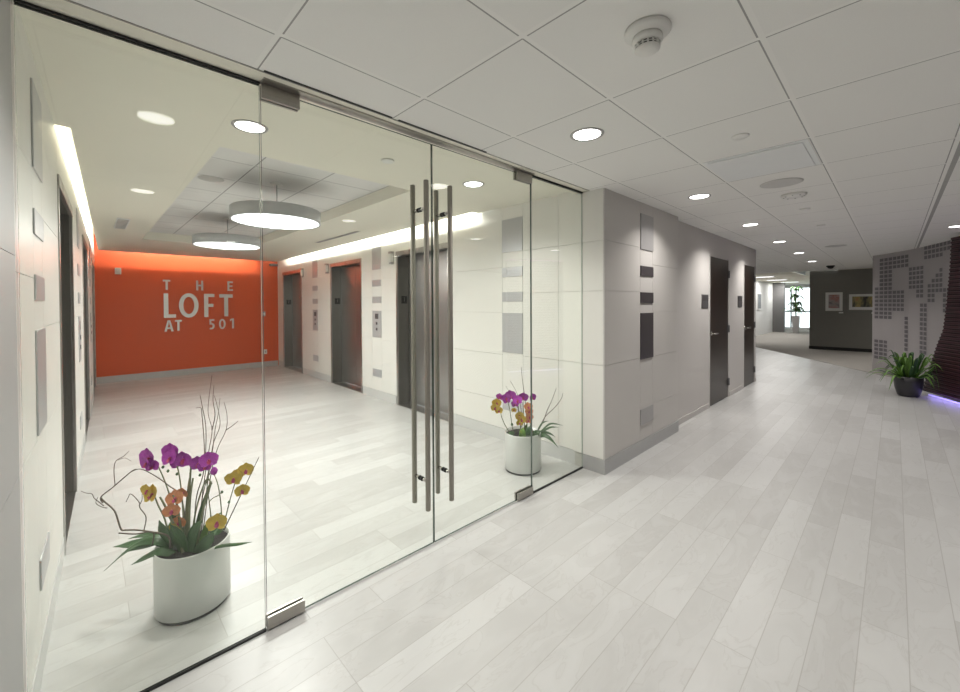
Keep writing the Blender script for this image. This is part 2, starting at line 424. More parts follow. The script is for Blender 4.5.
cl = [(-4.99, -3.0, Z1), (-3.0, -.6, Z2), (-.6, .35, Z1), (.35, 1.3, Z2), (1.3, 1.94, [0.92, 1.62]), (1.94, 2.02, Z2), (2.02, 2.35, Z2), (2.35, 2.63, ZA), (2.63, 3.38, Z1),
      (4.52, 5.16, Z1), (5.16, 5.44, ZA), (5.44, 6.05, Z2), (7.25, 7.95, Z2), (7.95, 8.23, ZA), (8.23, 8.88, Z1), (10.05, OY, Z1)]
panel_wall(LW, 'wall_left', -4.99, cl, [MAT['panel'], MAT['joint'], simple('mid_grey_wall_panel', (0.44, 0.44, 0.435), 0.5, var=0.02)], ev=ELEV_L)
o = add_over('wall_left', LW, ELEV_L); o.name = 'wall_left_lintel'
# cladding pier at the corner, corridor side
m = MB(); g = .0014
m.box(3.162, 4.812, 1.732, 2.018, 0, 2.62, 1)
YF = 1.72
for x0, x1, zs in [(3.15, 3.84, Z2), (3.84, 4.13, []), (4.13, 4.82, Z1)]:
    zz = [0.125] + zs + [HC + .0]
    for a, b in zip(zz, zz[1:]): m.box(x0 + (g if x0 > 3.2 else 0), x1 - g, YF, YF + .012, a + g, b - g)
zz = [0.125] + Z2 + [HC]
for a, b in zip(zz, zz[1:]): m.box(3.15, 3.162, YF + .013, 2.018, a + g, b - g, 2)
m.box(4.812, 4.82, YF + .013, 1.80, 0.0, HC)
o = struct(m, 'wall_corner', [MAT['cpanel'], MAT['joint'], MAT['panel']])
# painted corridor wall with two door openings
D1 = (6.215, 7.14); D2 = (8.04, 8.80); DH = 2.13; YP = 1.80
m = MB()
for a, b in [(4.822, D1[0]), (D1[1], D2[0]), (D2[1], 8.90)]: m.box(a, b, YP, 2.02, 0, HC)
for a, b in (D1, D2): m.box(a, b, YP, 2.02, DH, HC)
m.box(8.80, 8.90, 2.02, 4.25, 0, HC)
struct(m, 'wall_corridor', MAT['paint'])
# orange end wall
m = MB(); m.box(-.4, RX + .4, OY, OY + .1, 0, 2.8); struct(m, 'wall_back', MAT['orange'])
# far walls
m = MB(); m.box(8.90, 24.6, 4.25, 4.35, 0, HC); o = struct(m, 'wall_far_left', MAT['white_wall'])
m = MB(); m.box(24.5, 24.75, 3.78, 4.25, 0, HC); struct(m, 'wall_far_slate', MAT['gray_wall2'])
m = MB(); m.box(16.3, 16.5, -4.9, 1.87, 0, HC); struct(m, 'wall_charcoal', MAT['gray_wall'])
m = MB(); m.box(-.45, 27.7, -5.1, -5.0, 0, HC); struct(m, 'wall_lounge', MAT['paint'])
m = MB(); m.box(-.9, -.69, -5.0, 1.9, 0, 2.6) if False else m.box(24.75, 27.5, 4.9, 5.0, 0, HC); struct(m, 'wall_far_side', MAT['white_wall'])
m = MB(); m.box(27.5, 27.7, -5, 1.0, 0, HC); struct(m, 'wall_far_right', MAT['white_wall'])
# window wall at the far end
WX = 27.5
m = MB(); m.box(WX, WX + .2, 1.0, 5.0, 0, .12); m.box(WX, WX + .2, 1.0, 5.0, 2.25, HC)
struct(m, 'wall_far_end', MAT['white_wall'])
m = MB()
for y in (1.0, 3.95): m.box(WX + .04, WX + .12, y - .03, y + .03, .12, 2.25)
m.box(WX + .04, WX + .12, 1.0, 5.0, .95, 1.01)
wf = struct(m, 'window_1', MAT['sign'])
m = MB(); m.box(WX + .07, WX + .08, 1.0, 5.0, .12, 2.25); gp = m.build('window_pane', MAT['glass'], wf)
# curved feature wall
CW = [(11.96, .33), (11.75, .17), (11.45, -.01), (11.1, -.18), (10.7, -.34), (10.25, -.50), (9.75, -.65), (9.2, -.79), (8.5, -.95)]
def cpt(s):
    for a, b in zip(CW, CW[1:]):
        l = math.hypot(b[0] - a[0], b[1] - a[1])
        if s <= l or b == CW[-1]:
            t = s / l; d = ((b[0] - a[0]) / l, (b[1] - a[1]) / l)
            return (a[0] + (b[0] - a[0]) * t, a[1] + (b[1] - a[1]) * t, d)
        s -= l
TOT = sum(math.hypot(b[0] - a[0], b[1] - a[1]) for a, b in zip(CW, CW[1:]))
m = MB(); N = 44
for layer in (0.0, 0.12):
    vs = []
    for i in range(N + 1):
        x, y, d = cpt(TOT * i / N); nx, ny = -d[1], d[0]      # normal away from the corridor
        if ny > 0: nx, ny = -nx, -ny
        for z in (0.0, HC): vs.append((x + nx * layer, y + ny * layer, z))
    m.add(vs, [(2 * i, 2 * i + 1, 2 * i + 3, 2 * i + 2) for i in range(N)])
b0 = 0; b1 = 2 * (N + 1)
for i in (0, N): m.f.append([2 * i, 2 * i + 1, b1 + 2 * i + 1, b1 + 2 * i]); m.m.append(0); m.sm.append(False)
def halftone(s, z):
    "where the halftone picture on the wall carries dots"
    def r(a, b, c, d): return a <= s <= b and c <= z <= d
    if r(.19, .50, 1.15, 2.36): return not (s < .19)
    if r(.50, 1.02, 2.15, 2.36) or r(.42, .93, 1.28, 1.70): return True
    if r(.10, .42, 1.12, 1.75): return True
    if r(.97, 1.46, 1.66, 2.10): return True
    if r(1.2, 1.5, 1.5, 1.7) and z > 1.7 - (1.5 - s) * .2 - .15: return s > 1.25
    if r(1.5, 2.3, 2.17, 2.44): return not (s > 2.05 and z < 2.25)
    if r(1.64, 2.08, 1.62, 2.02): return z < 1.60 + (s - 1.5) * .95
    if r(1.64, 1.86, 1.48, 1.66): return True
    if r(.88, .99, .55, 1.2) or r(1.43, 1.58, .5, 1.45): return True
    if r(.04, .42, .24, .66): return True
    if r(2.12, 2.35, 1.3, 1.7): return True
    return False
ps, pz = 0.120, 0.084
si = 0.05
while si < TOT - .1:
    z = .1
    while z < 2.38:
        if halftone(si + ps / 2, z + pz / 2):
            q = []
            for (a, c) in ((.10, .14), (.90, .14), (.90, .86), (.10, .86)):
                x, y, d = cpt(si + ps * a); nx, ny = -d[1], d[0]
                if ny < 0: nx, ny = -nx, -ny
                q.append((x + nx * .004, y + ny * .004, z + pz * c))
            m.add(q, [(0, 1, 2, 3)], 1)
        z += pz
    si += ps
MAT['curved'] = simple('grey_mauve_wall_covering', (0.43, 0.40, 0.405), 0.55, var=0.05, scale=2.0)
MAT['dot'] = simple('dark_halftone_dot', (0.165, 0.15, 0.165), 0.5, var=0.1)
struct(m, 'wall_curved', [MAT['curved'], MAT['dot']], recalc=False)

# ---- baseboards
m = MB()
def bb(fn, u0, u1): m.hexa(fn, u0, u1, 0.0, 0.008, 0, 0.122)
for u0, u1 in [(GY + .01, ELEV[0][0] - .02), (ELEV[0][1] + .02, ELEV[1][0] - .02), (ELEV[1][1] + .02, ELEV[2][0] - .02), (ELEV[2][1] + .02, UE - .01)]: m.hexa(RW, u0, u1, -0.011, 0.004, 0, 0.123)
struct(m, 'baseboard_right', MAT['base_light'])
m = MB()
for u0, u1 in [(-4.99, ELEV_L[0][0] - .02), (ELEV_L[0][1] + .02, ELEV_L[1][0] - .02), (ELEV_L[1][1] + .02, ELEV_L[2][0] - .02), (ELEV_L[2][1] + .02, OY - .01)]: m.hexa(LW, u0, u1, -0.011, 0.004, 0, 0.123)
struct(m, 'baseboard_left', MAT['base_light'])
m = MB(); m.box(.12, RX + .15, OY - .012, OY, 0, .122); struct(m, 'baseboard_back', MAT['base'])
m = MB(); m.box(3.142, 4.822, YF - .008, YF, 0, .124); m.box(3.142, 3.15, YF, GY - .01, 0, .124); m.box(4.82, 4.828, YF, YP, 0, .124)
struct(m, 'baseboard_corner', MAT['base'])
m = MB()
for a, b in [(4.83, D1[0] - .04), (D1[1] + .04, D2[0] - .04), (D2[1] + .04, 8.90)]: m.box(a, b, YP - .008, YP, 0, .07)
struct(m, 'baseboard_corridor', MAT['paint'])
m = MB(); m.box(16.28, 16.3, -4.9, 1.87, 0.006, .1); m.box(16.29, 16.5, 1.87, 1.88, 0.006, .1); struct(m, 'baseboard_far', MAT['black'])

# ------------------------------------------------------------------ glass front
def glass_panel(parent, x0, x1, z0, z1, name='glass_pane', dark=False):
    m = MB(); y0, y1 = GY - .006, GY + .006
    m.box(x0, x1, y0, y1, z0, z1)
    o = m.build(name, [MAT['glass'], MAT['edge'] if dark else MAT['edge_lt']], parent, recalc=True)
    for p in o.data.polygons:
        if abs(p.normal.y) < .5: p.material_index = 1
    return o
GX = [-0.153, 0.562, 1.502, 2.44, 3.148]
# fixed left panel
def chan(p, x0, x1):
    m = MB(); m.box(x0, x1, GY - .011, GY - .0065, 0.0, .011); m.box(x0, x1, GY + .0065, GY + .009, 0.0, .006); m.build('floor_channel', MAT['black'], p)
    m = MB(); m.box(x0, x1, GY - .012, GY + .012, HC - .008, HC + .002); m.build('head_channel', MAT['black'], p)
fp = empty('glass_panel'); tag(fp, 'fixed clear glass panel beside the left wall, in front of the larger orchid planter', 'glass panel')
glass_panel(fp, GX[0], GX[1] - .003, .002, HC - .008); chan(fp, GX[0], GX[1] - .003)
fp2 = empty('glass_panel'); tag(fp2, 'narrow fixed clear glass panel between the right door and the wall corner', 'glass panel')
glass_panel(fp2, GX[3] + .003, GX[4], .002, HC - .008); chan(fp2, GX[3] + .003, GX[4])
def gdoor(x0, x1, hinge, hx, label):
    d = empty('glass_door'); tag(d, label, 'glass door', 'pair of frameless glass doors')
    glass_panel(d, x0 + .003, x1 - .003, .010, HC - .016, dark=True)
    a, b = (x0 + .002, x0 + .165) if hinge == 'l' else (x1 - .178, x1 - .004)
    for nm, z0, z1 in (('top_patch_fitting', HC - .068, HC - .004), ('bottom_patch_fitting', .008, .062)):
        m = MB(); m.box(a, b, GY - .020, GY - .0062, z0, z1); m.box(a, b, GY + .0062, GY + .020, z0, z1)
        if nm[0] == 't': m.box(a + .01, b - .01, GY - .014, GY + .014, z1 - .002, z1 + .006, 1)
        else: m.box(a + .05, b - .04, GY - .014, GY + .014, .001, z0 + .004, 1)
        f = m.build(nm, [MAT['fitting'], MAT['black']], d, bevel=.0015)
    for nm, sgn in (('front_pull_bar', -1), ('back_pull_bar', 1)):
        m = MB(); y = GY + sgn * .068
        m.lathe([(0, .262), (.0138, .262), (.015, .264), (.015, 2.173), (.0138, 2.175), (0, 2.175)], (hx, y, 0), 20)
        bar = m.build(nm, MAT['satin'], d)
        for z in (.43, 2.015):
            m = MB(); yy = sorted((GY + sgn * .0065, y - sgn * .012))
            m.lathe([(0, yy[0]), (.0095, yy[0]), (.0095, yy[1]), (0, yy[1])], (hx, 0, z), 16, axis='y')
            cy = sorted((GY + sgn * .0064, GY + sgn * .016))
            m.lathe([(0, cy[0]), (.0135, cy[0]), (.0135, cy[1]), (0, cy[1])], (hx, 0, z), 16, axis='y', m=1)
            m.build('standoff', [MAT['chrome'], MAT['black']], bar)
    return d
gdoor(GX[1], GX[2], 'l', 1.411, 'left frameless glass door, hinged beside the larger orchid planter, with full-height pull bars')
gdoor(GX[2], GX[3], 'r', 1.587, 'right frameless glass door, hinged at the narrow fixed panel, with full-height pull bars')
# the glass line runs a touch off square to the corridor
PV = Vector((3.148, GY, 0)); RG = Matrix.Translation(PV) @ Matrix.Rotation(-0.0115, 4, 'Z') @ Matrix.Translation(-PV)
for o in [x for x in COL.objects if x.parent is None and x.name.split('.')[0] in ('glass_panel', 'glass_door')]: o.matrix_world = RG
# overhead stop strip above the doors and thin ceiling slots
m = MB(); m.box(GX[1], GX[3], GY - .03, GY + .03, HC - .003, HC + .004)
m.box(-0.15, 3.14, 1.852, 1.858, HC - .003, HC + .003)
struct(m, 'trim_2', MAT['fitting'])
for k, (a, b, lb) in enumerate([(.545, 1.16, 'thin black ceiling slot above the left glass door'), (1.20, 1.86, 'thin black ceiling slot above the gap between the glass doors'), ]):
    m = MB(); m.box(a, b, 1.838, 1.850, HC - .004, HC + .001)
    o = m.build('slot_diffuser', MAT['black']); tag(o, lb, 'air slot', 'slot diffusers')

# ------------------------------------------------------------------ elevators
def elevator(fn, a, b, label):
    e = empty('elevator', fn((a + b) / 2, 0, 0)); M0 = Vector(e.location)
    def g(u, d, z): return tuple(Vector(fn(u, d, z)) - M0)
    D = .23
    m = MB(); j = .035
    m.hexa(g, a - .0, a + j, -.012, .007, 0, EH); m.hexa(g, b - j, b, -.012, .007, 0, EH); m.hexa(g, a, b, -.012, .010, EH - .06, EH + .005)
    m.build('face_frame', MAT['steel'], e, bevel=.002)
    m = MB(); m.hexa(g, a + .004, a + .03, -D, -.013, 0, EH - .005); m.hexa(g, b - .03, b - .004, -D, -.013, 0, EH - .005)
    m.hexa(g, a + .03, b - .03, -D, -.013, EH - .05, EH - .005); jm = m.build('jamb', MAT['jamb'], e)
    c = (a + b) / 2
    for x0, x1 in ((a + .032, c - .002), (c + .002, b - .032)):
        m = MB(); m.hexa(g, x0, x1, -D + .005, -D + .035, .012, EH - .052); m.build('door_panel', MAT['steel_dark'], e, bevel=.002)
    m = MB(); m.hexa(g, a + .03, b - .03, -D, .0, 0.0005, .006); m.build('sill', MAT['steel'], e)
    # floor plaque on the far jamb
    u = b - .0312
    m = MB(); m.hexa(g, u - .002, u, -.165, -.065, 1.475, 1.585); pq = m.build('floor_plaque', MAT['black'], e)
    m = MB(); m.hexa(g, u - .0035, u - .002, -.119, -.111, 1.505, 1.572); m.hexa(g, u - .0035, u - .002, -.127, -.111, 1.558, 1.565)
    m.build('numeral', MAT['chrome'], pq)
    return tag(e, label, 'elevator', 'elevators along the lobby')
names = ['nearest the glass doors', 'in the middle', 'farthest, next to the orange wall']
for i, (a, b) in enumerate(ELEV):
    elevator(RW, a, b, 'stainless elevator doorway in the right lobby wall, ' + names[i])
for i, (a, b) in enumerate(ELEV_L):
    elevator(LW, a, b, 'stainless elevator doorway in the left lobby wall seen edge-on, ' + names[i])
# hall lanterns
def lantern(fn, u, lb):
    l = empty('hall_lantern', fn(u, 0, 2.13)); M0 = Vector(l.location)
    def g(a, d, z): return tuple(Vector(fn(a, d, z)) - M0)
    m = MB(); m.hexa(g, u - .035, u + .035, 0.0005, .012, 2.05, 2.235); m.build('mount', MAT['steel'], l, bevel=.002)
    m = MB(); m.hexa(g, u - .025, u + .025, .012, .055, 2.085, 2.20); m.build('lens', MAT['white'], l, bevel=.006)
    m = MB(); m.hexa(g, u - .035, u + .035, .012, .06, 2.205, 2.235); m.build('cap', MAT['steel'], l, bevel=.002)
    m = MB(); m.hexa(g, u - .03, u + .03, .012, .05, 2.05, 2.078); m.build('foot', MAT['plate_mid'], l, bevel=.002)
    tag(l, lb, 'elevator lantern', 'hall lanterns beside the elevators')
lantern(RW, 5.04, 'small metal hall lantern on the right wall beside the nearest elevator')
lantern(RW, 7.20, 'small metal hall lantern on the right wall beside the middle elevator')
lantern(RW, 8.40, 'small metal hall lantern on the right wall beside the farthest elevator')
# ------------------------------------------------------------------ accent plates
ZS = [(2.005, 2.35, 'tall topmost'), (1.745, 1.845, 'second from top'), (1.485, 1.585, 'third from top'), (.95, 1.365, 'long lower'), (.335, .455, 'small bottom')]
cols = [(2.77, .14, 'first column'), (5.50, .13, 'second column'), (7.80, .12, 'third column')]
for fn, side in ((RW, 'right'), (LW, 'left')):
    for (u, hw, cn), ul in zip(cols, (2.49, 5.30, 8.09)):
        if side == 'left': u = ul
        for k, (z0, z1, zn) in enumerate(ZS):
            m = MB(); m.hexa(fn, u - hw, u + hw, 0.0, .006, z0, z1)
            station = k == 3 and u > 3
            o = m.build('accent_plate', MAT['plate'], bevel=.001)
            if station:
                q = MB()
                for zz in (1.08, 1.17): q = MB(); q.hexa(fn, u - .02, u + .02, .0062, .011, zz - .02, zz + .02); q.build('call_button', MAT['sign'], o)
                q = MB(); q.hexa(fn, u - .05, u + .05, .0062, .0075, 1.24, 1.32); q.build('call_display', MAT['sign'], o)
            tag(o, '%s metal plate in the %s from the glass, %s lobby wall' % (zn, cn, side), 'wall plate', 'metal accent plates on the lobby walls')
ZC = [(1.985, 2.33, 'tall light grey plate, topmost'), (1.728, 1.825, 'small dark slate plate, upper'), (1.463, 1.568, 'small dark slate plate, lower'), (.915, 1.365, 'long dark slate plate'), (.275, .458 - .03, 'light grey plate near the floor')]
for k, (z0, z1, zn) in enumerate(ZC):
    m = MB(); m.box(3.842, 4.128, YF - .010, YF, z0, z1)
    o = m.build('accent_plate', MAT['plate_mid' if k in (0, 4) else 'plate_dark'], bevel=.001)
    tag(o, zn + ' in the column on the corridor corner wall', 'wall plate', 'accent plates on the corridor wall')
# ------------------------------------------------------------------ corridor doors
def cdoor(n, x0, x1):
    m = MB()
    m.box(x0, x0 + .014, YP - .006, YP + .10, 0, DH); m.box(x1 - .014, x1, YP - .006, YP + .10, 0, DH); m.box(x0 + .014, x1 - .014, YP - .006, YP + .10, DH - .014, DH)
    fr = m.build('door_%d' % n, MAT['paint']); fr['kind'] = 'structure'
    m = MB(); m.box(x0 + .017, x1 - .017, YP + .002, YP + .046, .008, DH - .017); lf = m.build('door_leaf', MAT['wood'], fr, bevel=.001)
    hx = x0 + .075
    m = MB(); m.lathe([(0, YP + .001), (.026, YP + .001), (.026, YP - .008), (0, YP - .008)], (hx, 0, 1.03), 20, axis='y')
    m.tube([(hx, YP - .006, 1.03), (hx, YP - .05, 1.03), (hx + .02, YP - .058, 1.03), (hx + .12, YP - .056, 1.03)], .009, 10)
    m.build('door_handle', MAT['chrome'], lf)
    for z in (.24, 1.06, 1.90):
        m = MB(); m.lathe([(0, z - .055), (.008, z - .055), (.008, z + .055), (0, z + .055)], (x1 - .016, YP - .014, 0), 12)
        m.box(x1 - .05, x1 - .018, YP - .006, YP + .001, z - .055, z + .055); m.box(x1 - .014, x1 + .012, YP - .012, YP - .0065, z - .055, z + .055)
        m.build('hinge', MAT['sign'], lf)
cdoor(1, *D1); cdoor(2, *D2)
for x0, x1, lb in ((5.88, 6.14, 'grey room sign plate beside the nearer dark door'), (7.66, 7.92, 'grey room sign plate beside the farther dark door')):
    s = empty('room_sign', (x0, YP, 1.39)); tag(s, lb, 'sign', 'room signs by the dark doors')
    m = MB(); m.box(0, x1 - x0, -.008, 0, 0, .185); m.build('sign_plate', MAT['sign'], s, bevel=.001)
    m = MB(); m.box(.02, x1 - x0 - .02, -.0095, -.0085, .10, .165); m.build('sign_insert', MAT['plate_dark'], s)
# ------------------------------------------------------------------ lettering on the orange wall
def rect(x0, x1, z0, z1): return [(x0, z0), (x1, z0), (x1, z1), (x0, z1)]
def ring(x0, x1, z0, z1, t, n=40):
    cx, cz = (x0 + x1) / 2, (z0 + z1) / 2; a, b = (x1 - x0) / 2, (z1 - z0) / 2
    return [((cx + a * math.cos(2 * PI * k / n), cz + b * math.sin(2 * PI * k / n)), (cx + (a - t) * math.cos(2 * PI * k / n), cz + (b - t) * math.sin(2 * PI * k / n))) for k in range(n)]
sg = empty('lobby_sign', (1.13, OY - .02, .94)); tag(sg, 'brushed metal letters reading THE LOFT AT 501 on the orange wall', 'sign')
def letter(polys, strips=()):
    m = MB(); y0, y1 = -.014, .0
    for P in polys:
        n = len(P); vs = [(x - 1.13, y0, z - .94) for x, z in P] + [(x - 1.13, y1, z - .94) for x, z in P]
        m.add(vs, [tuple(range(n)), tuple(range(n, 2 * n))[::-1]] + [(i, n + i, n + (i + 1) % n, (i + 1) % n) for i in range(n)])
    for S, closed in strips:     # S = list of (outer, inner)
        n = len(S); vs = []
        for y in (y0, y1):
            for o_, i_ in S: vs += [(o_[0] - 1.13, y, o_[1] - .94), (i_[0] - 1.13, y, i_[1] - .94)]
        fs = []
        for k in range(n if closed else n - 1):
            a, b = 2 * k, 2 * ((k + 1) % n)
            fs += [(a, b, b + 1, a + 1), (2 * n + a, 2 * n + a + 1, 2 * n + b + 1, 2 * n + b), (a, 2 * n + a, 2 * n + b, b), (a + 1, b + 1, 2 * n + b + 1, 2 * n + a + 1)]
        if not closed:
            e = 2 * (n - 1); fs += [(0, 1, 2 * n + 1, 2 * n), (e, 2 * n + e, 2 * n + e + 1, e + 1)]
        m.add(vs, fs)
    o = m.build('letter', MAT['letter'], sg)
    # stand-off pins
    return o
t1 = .036
def LT(x0, x1, z0, z1, t): c = (x0 + x1) / 2; letter([rect(x0, x1, z1 - t, z1), rect(c - t / 2, c + t / 2, z0, z1 - t)])
LT(1.13, 1.252, 1.787, 1.992, t1)
letter([rect(1.693, 1.693 + t1, 1.785, 1.996), rect(1.818 - t1, 1.818, 1.785, 1.996), rect(1.693 + t1, 1.818 - t1, 1.874, 1.907)])
letter([rect(2.272, 2.272 + t1, 1.787, 2.000), rect(2.272 + t1, 2.378, 1.787, 1.787 + t1), rect(2.272 + t1, 2.37, 1.878, 1.910), rect(2.272 + t1, 2.378, 2.0 - t1, 2.0)])
T = .075
letter([rect(1.139, 1.139 + T, 1.213, 1.712), rect(1.139 + T, 1.337, 1.213, 1.213 + T * .9)])
letter([], [(ring(1.39, 1.73, 1.207, 1.722, T), True)])
letter([rect(1.831, 1.831 + T, 1.211, 1.713), rect(1.831 + T, 2.021, 1.713 - T * .9, 1.713), rect(1.831 + T, 2.0, 1.43, 1.43 + T * .9)])
LT(2.114, 2.371, 1.218, 1.710, T)
# A as a frame of three bars
x0, x1, z0, z1 = 1.143, 1.296, .930, 1.160; c = (x0 + x1) / 2
letter([[(x0, z0), (x0 + .038, z0), (c, z1 - .03), (c, z1), (c - .02, z1)], [(x1 - .038, z0), (x1, z0), (c + .02, z1), (c, z1), (c, z1 - .03)], rect(x0 + .045, x1 - .045, z0 + .055, z0 + .083)])
LT(1.319, 1.434, .940, 1.162, t1)
# 5
def arc(cx, cz, a, b, t, d0, d1, n=18):
    return [((cx + a * math.cos(math.radians(d0 + (d1 - d0) * k / n)), cz + b * math.sin(math.radians(d0 + (d1 - d0) * k / n))), (cx + (a - t) * math.cos(math.radians(d0 + (d1 - d0) * k / n)), cz + (b - t) * math.sin(math.radians(d0 + (d1 - d0) * k / n)))) for k in range(n + 1)]
letter([rect(1.925, 2.015, 1.160 - .033, 1.160), rect(1.925, 1.958, 1.045, 1.127)], [(arc(1.953, 1.010, .065, .071, .034, 118, -118), False)])
letter([], [(ring(2.101, 2.227, .937, 1.162, .034), True)])
letter([rect(2.355, 2.391, .942, 1.164), [(2.315, 1.105), (2.355, 1.135), (2.355, 1.164), (2.345, 1.164), (2.315, 1.14)]])
# fixtures on the orange wall
o = MB(); o.box(.405, .495, OY - .075, OY - .001, 2.07, 2.19); o.box(.42, .48, OY - .10, OY - .075, 2.09, 2.16)
c_ = o.build('security_camera', MAT['white'], bevel=.004); tag(c_, 'small white boxed camera high on the orange wall, left side', 'camera')
o = MB(); o.box(2.99, 3.055, OY - .014, OY - .0005, 1.20, 1.31); sp = o.build('wall_switch', MAT['plate_mid'], bevel=.002); tag(sp, 'grey switch plate at mid height on the orange wall, right side', 'switch')
q = MB(); q.box(3.01, 3.035, OY - .018, OY - .0145, 1.235, 1.275); q.build('switch_key', MAT['white'], sp)
o = MB(); o.box(3.01, 3.08, OY - .010, OY - .0005, .30, .41); sp = o.build('wall_outlet', MAT['white'], bevel=.002); tag(sp, 'white power outlet low on the orange wall near the right corner', 'outlet')
q = MB(); q.box(3.03, 3.06, OY - .012, OY - .0105, .33, .38); q.build('socket', MAT['plate_mid'], sp)
o = MB(); o.box(3.15, 3.32, OY - .09, OY - .002, 2.40, 2.45); o = o.build('wall_bracket', MAT['sign'], bevel=.003); tag(o, 'small dark bracket at the top right of the orange wall', 'bracket')

# ------------------------------------------------------------------ ceiling fixtures
def downlight(loc, z, label, power=P_DOWN, group='recessed downlights in the corridor ceiling', r=.078, col=WARM):
    d = empty('downlight', (loc[0], loc[1], z))
    m = MB(); m.lathe([(r, -.001), (r + .002, -.004), (r + .016, -.004), (r + .018, -.0005), (r, -.0004)], (0, 0, 0), 36); m.build('trim_ring', MAT['plate_mid'], d)
    m = MB(); m.lathe([(0, -.003), (r - .001, -.003), (r - .001, -.0008), (0, -.0008)], (0, 0, 0), 36); m.build('lens', MAT['lens'], d)
    area('downlight_lamp', (0, 0, -.008), r * 2, power, col, parent=d, spread=math.radians(130))
    tag(d, label, 'ceiling light', group)
dx = [(.258, 1.24, 'recessed round downlight just this side of the left glass panel'), (2.09, 1.25, 'recessed round downlight nearest the wall corner, in front of the right glass door'),
      (4.05, 1.26, 'second recessed downlight from the wall corner along the corridor'), (5.98, 1.27, 'third recessed downlight from the wall corner along the corridor'),
      (8.0, 1.30, 'fourth recessed downlight from the wall corner, level with the farther dark door'), (10.1, 1.33, 'fifth recessed downlight from the wall corner, past the dark doors'), (12.4, 1.38, 'sixth and farthest recessed downlight of the corridor row')]
for x, y, lb in dx: downlight((x, y), HC, lb, P_DOWN * (1.0 if x < 5 else 1.5))
downlight((8.10, -.565), HC, 'recessed downlight at the right edge, above the maroon ribbed wall', P_DOWN * .6)
downlight((.684, 2.575), HL, 'round lobby downlight behind the left glass door, near the larger orchids', P_DOWN, 'round lobby downlights', .075)
downlight((2.37, 2.505), HL, 'round lobby downlight behind the right glass door, near the smaller orchids', P_DOWN, 'round lobby downlights', .075)
# the second row, out of the frame, and fill lamps added over the lounge beyond it
for x in (.30, 2.15, 4.15, 6.1): downlight((x, -.55), HC, 'recessed downlight of the second row, out in the open side of the corridor', P_DOWN * .6, 'second row downlights')
for x, y in ((10.2, -2.6), (13.0, -2.6), (14.6, -.7), (14.6, .9)): downlight((x, y), HC, 'fill downlight added above the carpet by the charcoal wall', P_DOWN * 1.6, 'added carpet area fill lights') if y < 0 else None  # extra lamps, added to brighten the dim carpet area
for x, y in ((1.5, -3.2), (4.4, -3.2)): downlight((x, y), HC, 'unseen fill downlight added over the lounge', P_DOWN * .5, 'added lounge fill lights')
def pendant(x, y, lb):
    ZP = 2.235; p = empty('pendant_light', (x, y, ZP)); R = .382
    m = MB(); m.lathe([(R - .012, .004), (R - .002, 0), (R, .003), (R, .108), (R - .004, .112), (0, .114), (0, .110), (R - .012, .106)], (0, 0, 0), 72); m.build('rim', MAT['shade'], p)
    m = MB(); m.lathe([(0, .004), (R - .016, .004), (R - .013, .006), (R - .016, .010), (0, .010)], (0, 0, 0), 72); m.build('diffuser', MAT['pend'], p)
    for a in (0,):
        m = MB(); m.tube([(0, 0, .113), (0, 0, HK - ZP - .012)], .004, 8); m.build('stem', MAT['plate_mid'], p)
    m = MB(); m.lathe([(0, HK - ZP - .0135), (.05, HK - ZP - .0135), (.055, HK - ZP - .010), (.055, HK - ZP - .0005), (0, HK - ZP - .0005)], (0, 0, 0), 24); m.build('canopy', MAT['white'], p)
    area('pendant_lamp', (0, 0, -.004), R * 1.9, P_PEND, NEUT, parent=p)
    tag(p, lb, 'pendant light', 'round pendants under the lobby coffer')
pendant(1.295, 4.05, 'large round pendant light with a white glowing disc, the nearer of two')
pendant(1.345, 6.12, 'large round pendant light with a white glowing disc, the farther of two')
# cove strips in the wall slots
def cove(name, x, y0, y1, lb, tilt, sl):
    fn = lambda u, d, z: (x + sl * (u - y0) + d, u, z)
    m = MB(); m.hexa(fn, y0, y1, -.02, .02, 2.66, 2.70); o = m.build(name, MAT['strip']); tag(o, lb, 'strip light', 'hidden cove strips')
    area('cove_lamp', (x + sl * (y1 - y0) / 2, (y0 + y1) / 2, 2.655), .03, P_SLOT, NEUT, rot=(0, tilt, -math.atan(sl)), shape='RECTANGLE', size_y=y1 - y0, parent=None)
cove('cove_strip', RX - .20, 3.30, OY - .75, 'long light strip in the ceiling slot along the right elevator wall', math.radians(-25), SPL)
cove('cove_strip', .22, 3.33, OY - .75, 'long light strip in the ceiling slot along the left elevator wall', math.radians(25), 0.0)
m = MB(); m.box(.35, RX - .4, OY - .50, OY - .46, 2.66, 2.70); o = m.build('cove_strip', MAT['strip']); tag(o, 'light strip in the ceiling slot in front of the orange wall', 'strip light', 'hidden cove strips')
area('cove_lamp', (RX / 2, OY - .48, 2.655), RX - .8, P_SLOT * .42, WARM, rot=(math.radians(25), 0, 0), shape='RECTANGLE', size_y=.03)
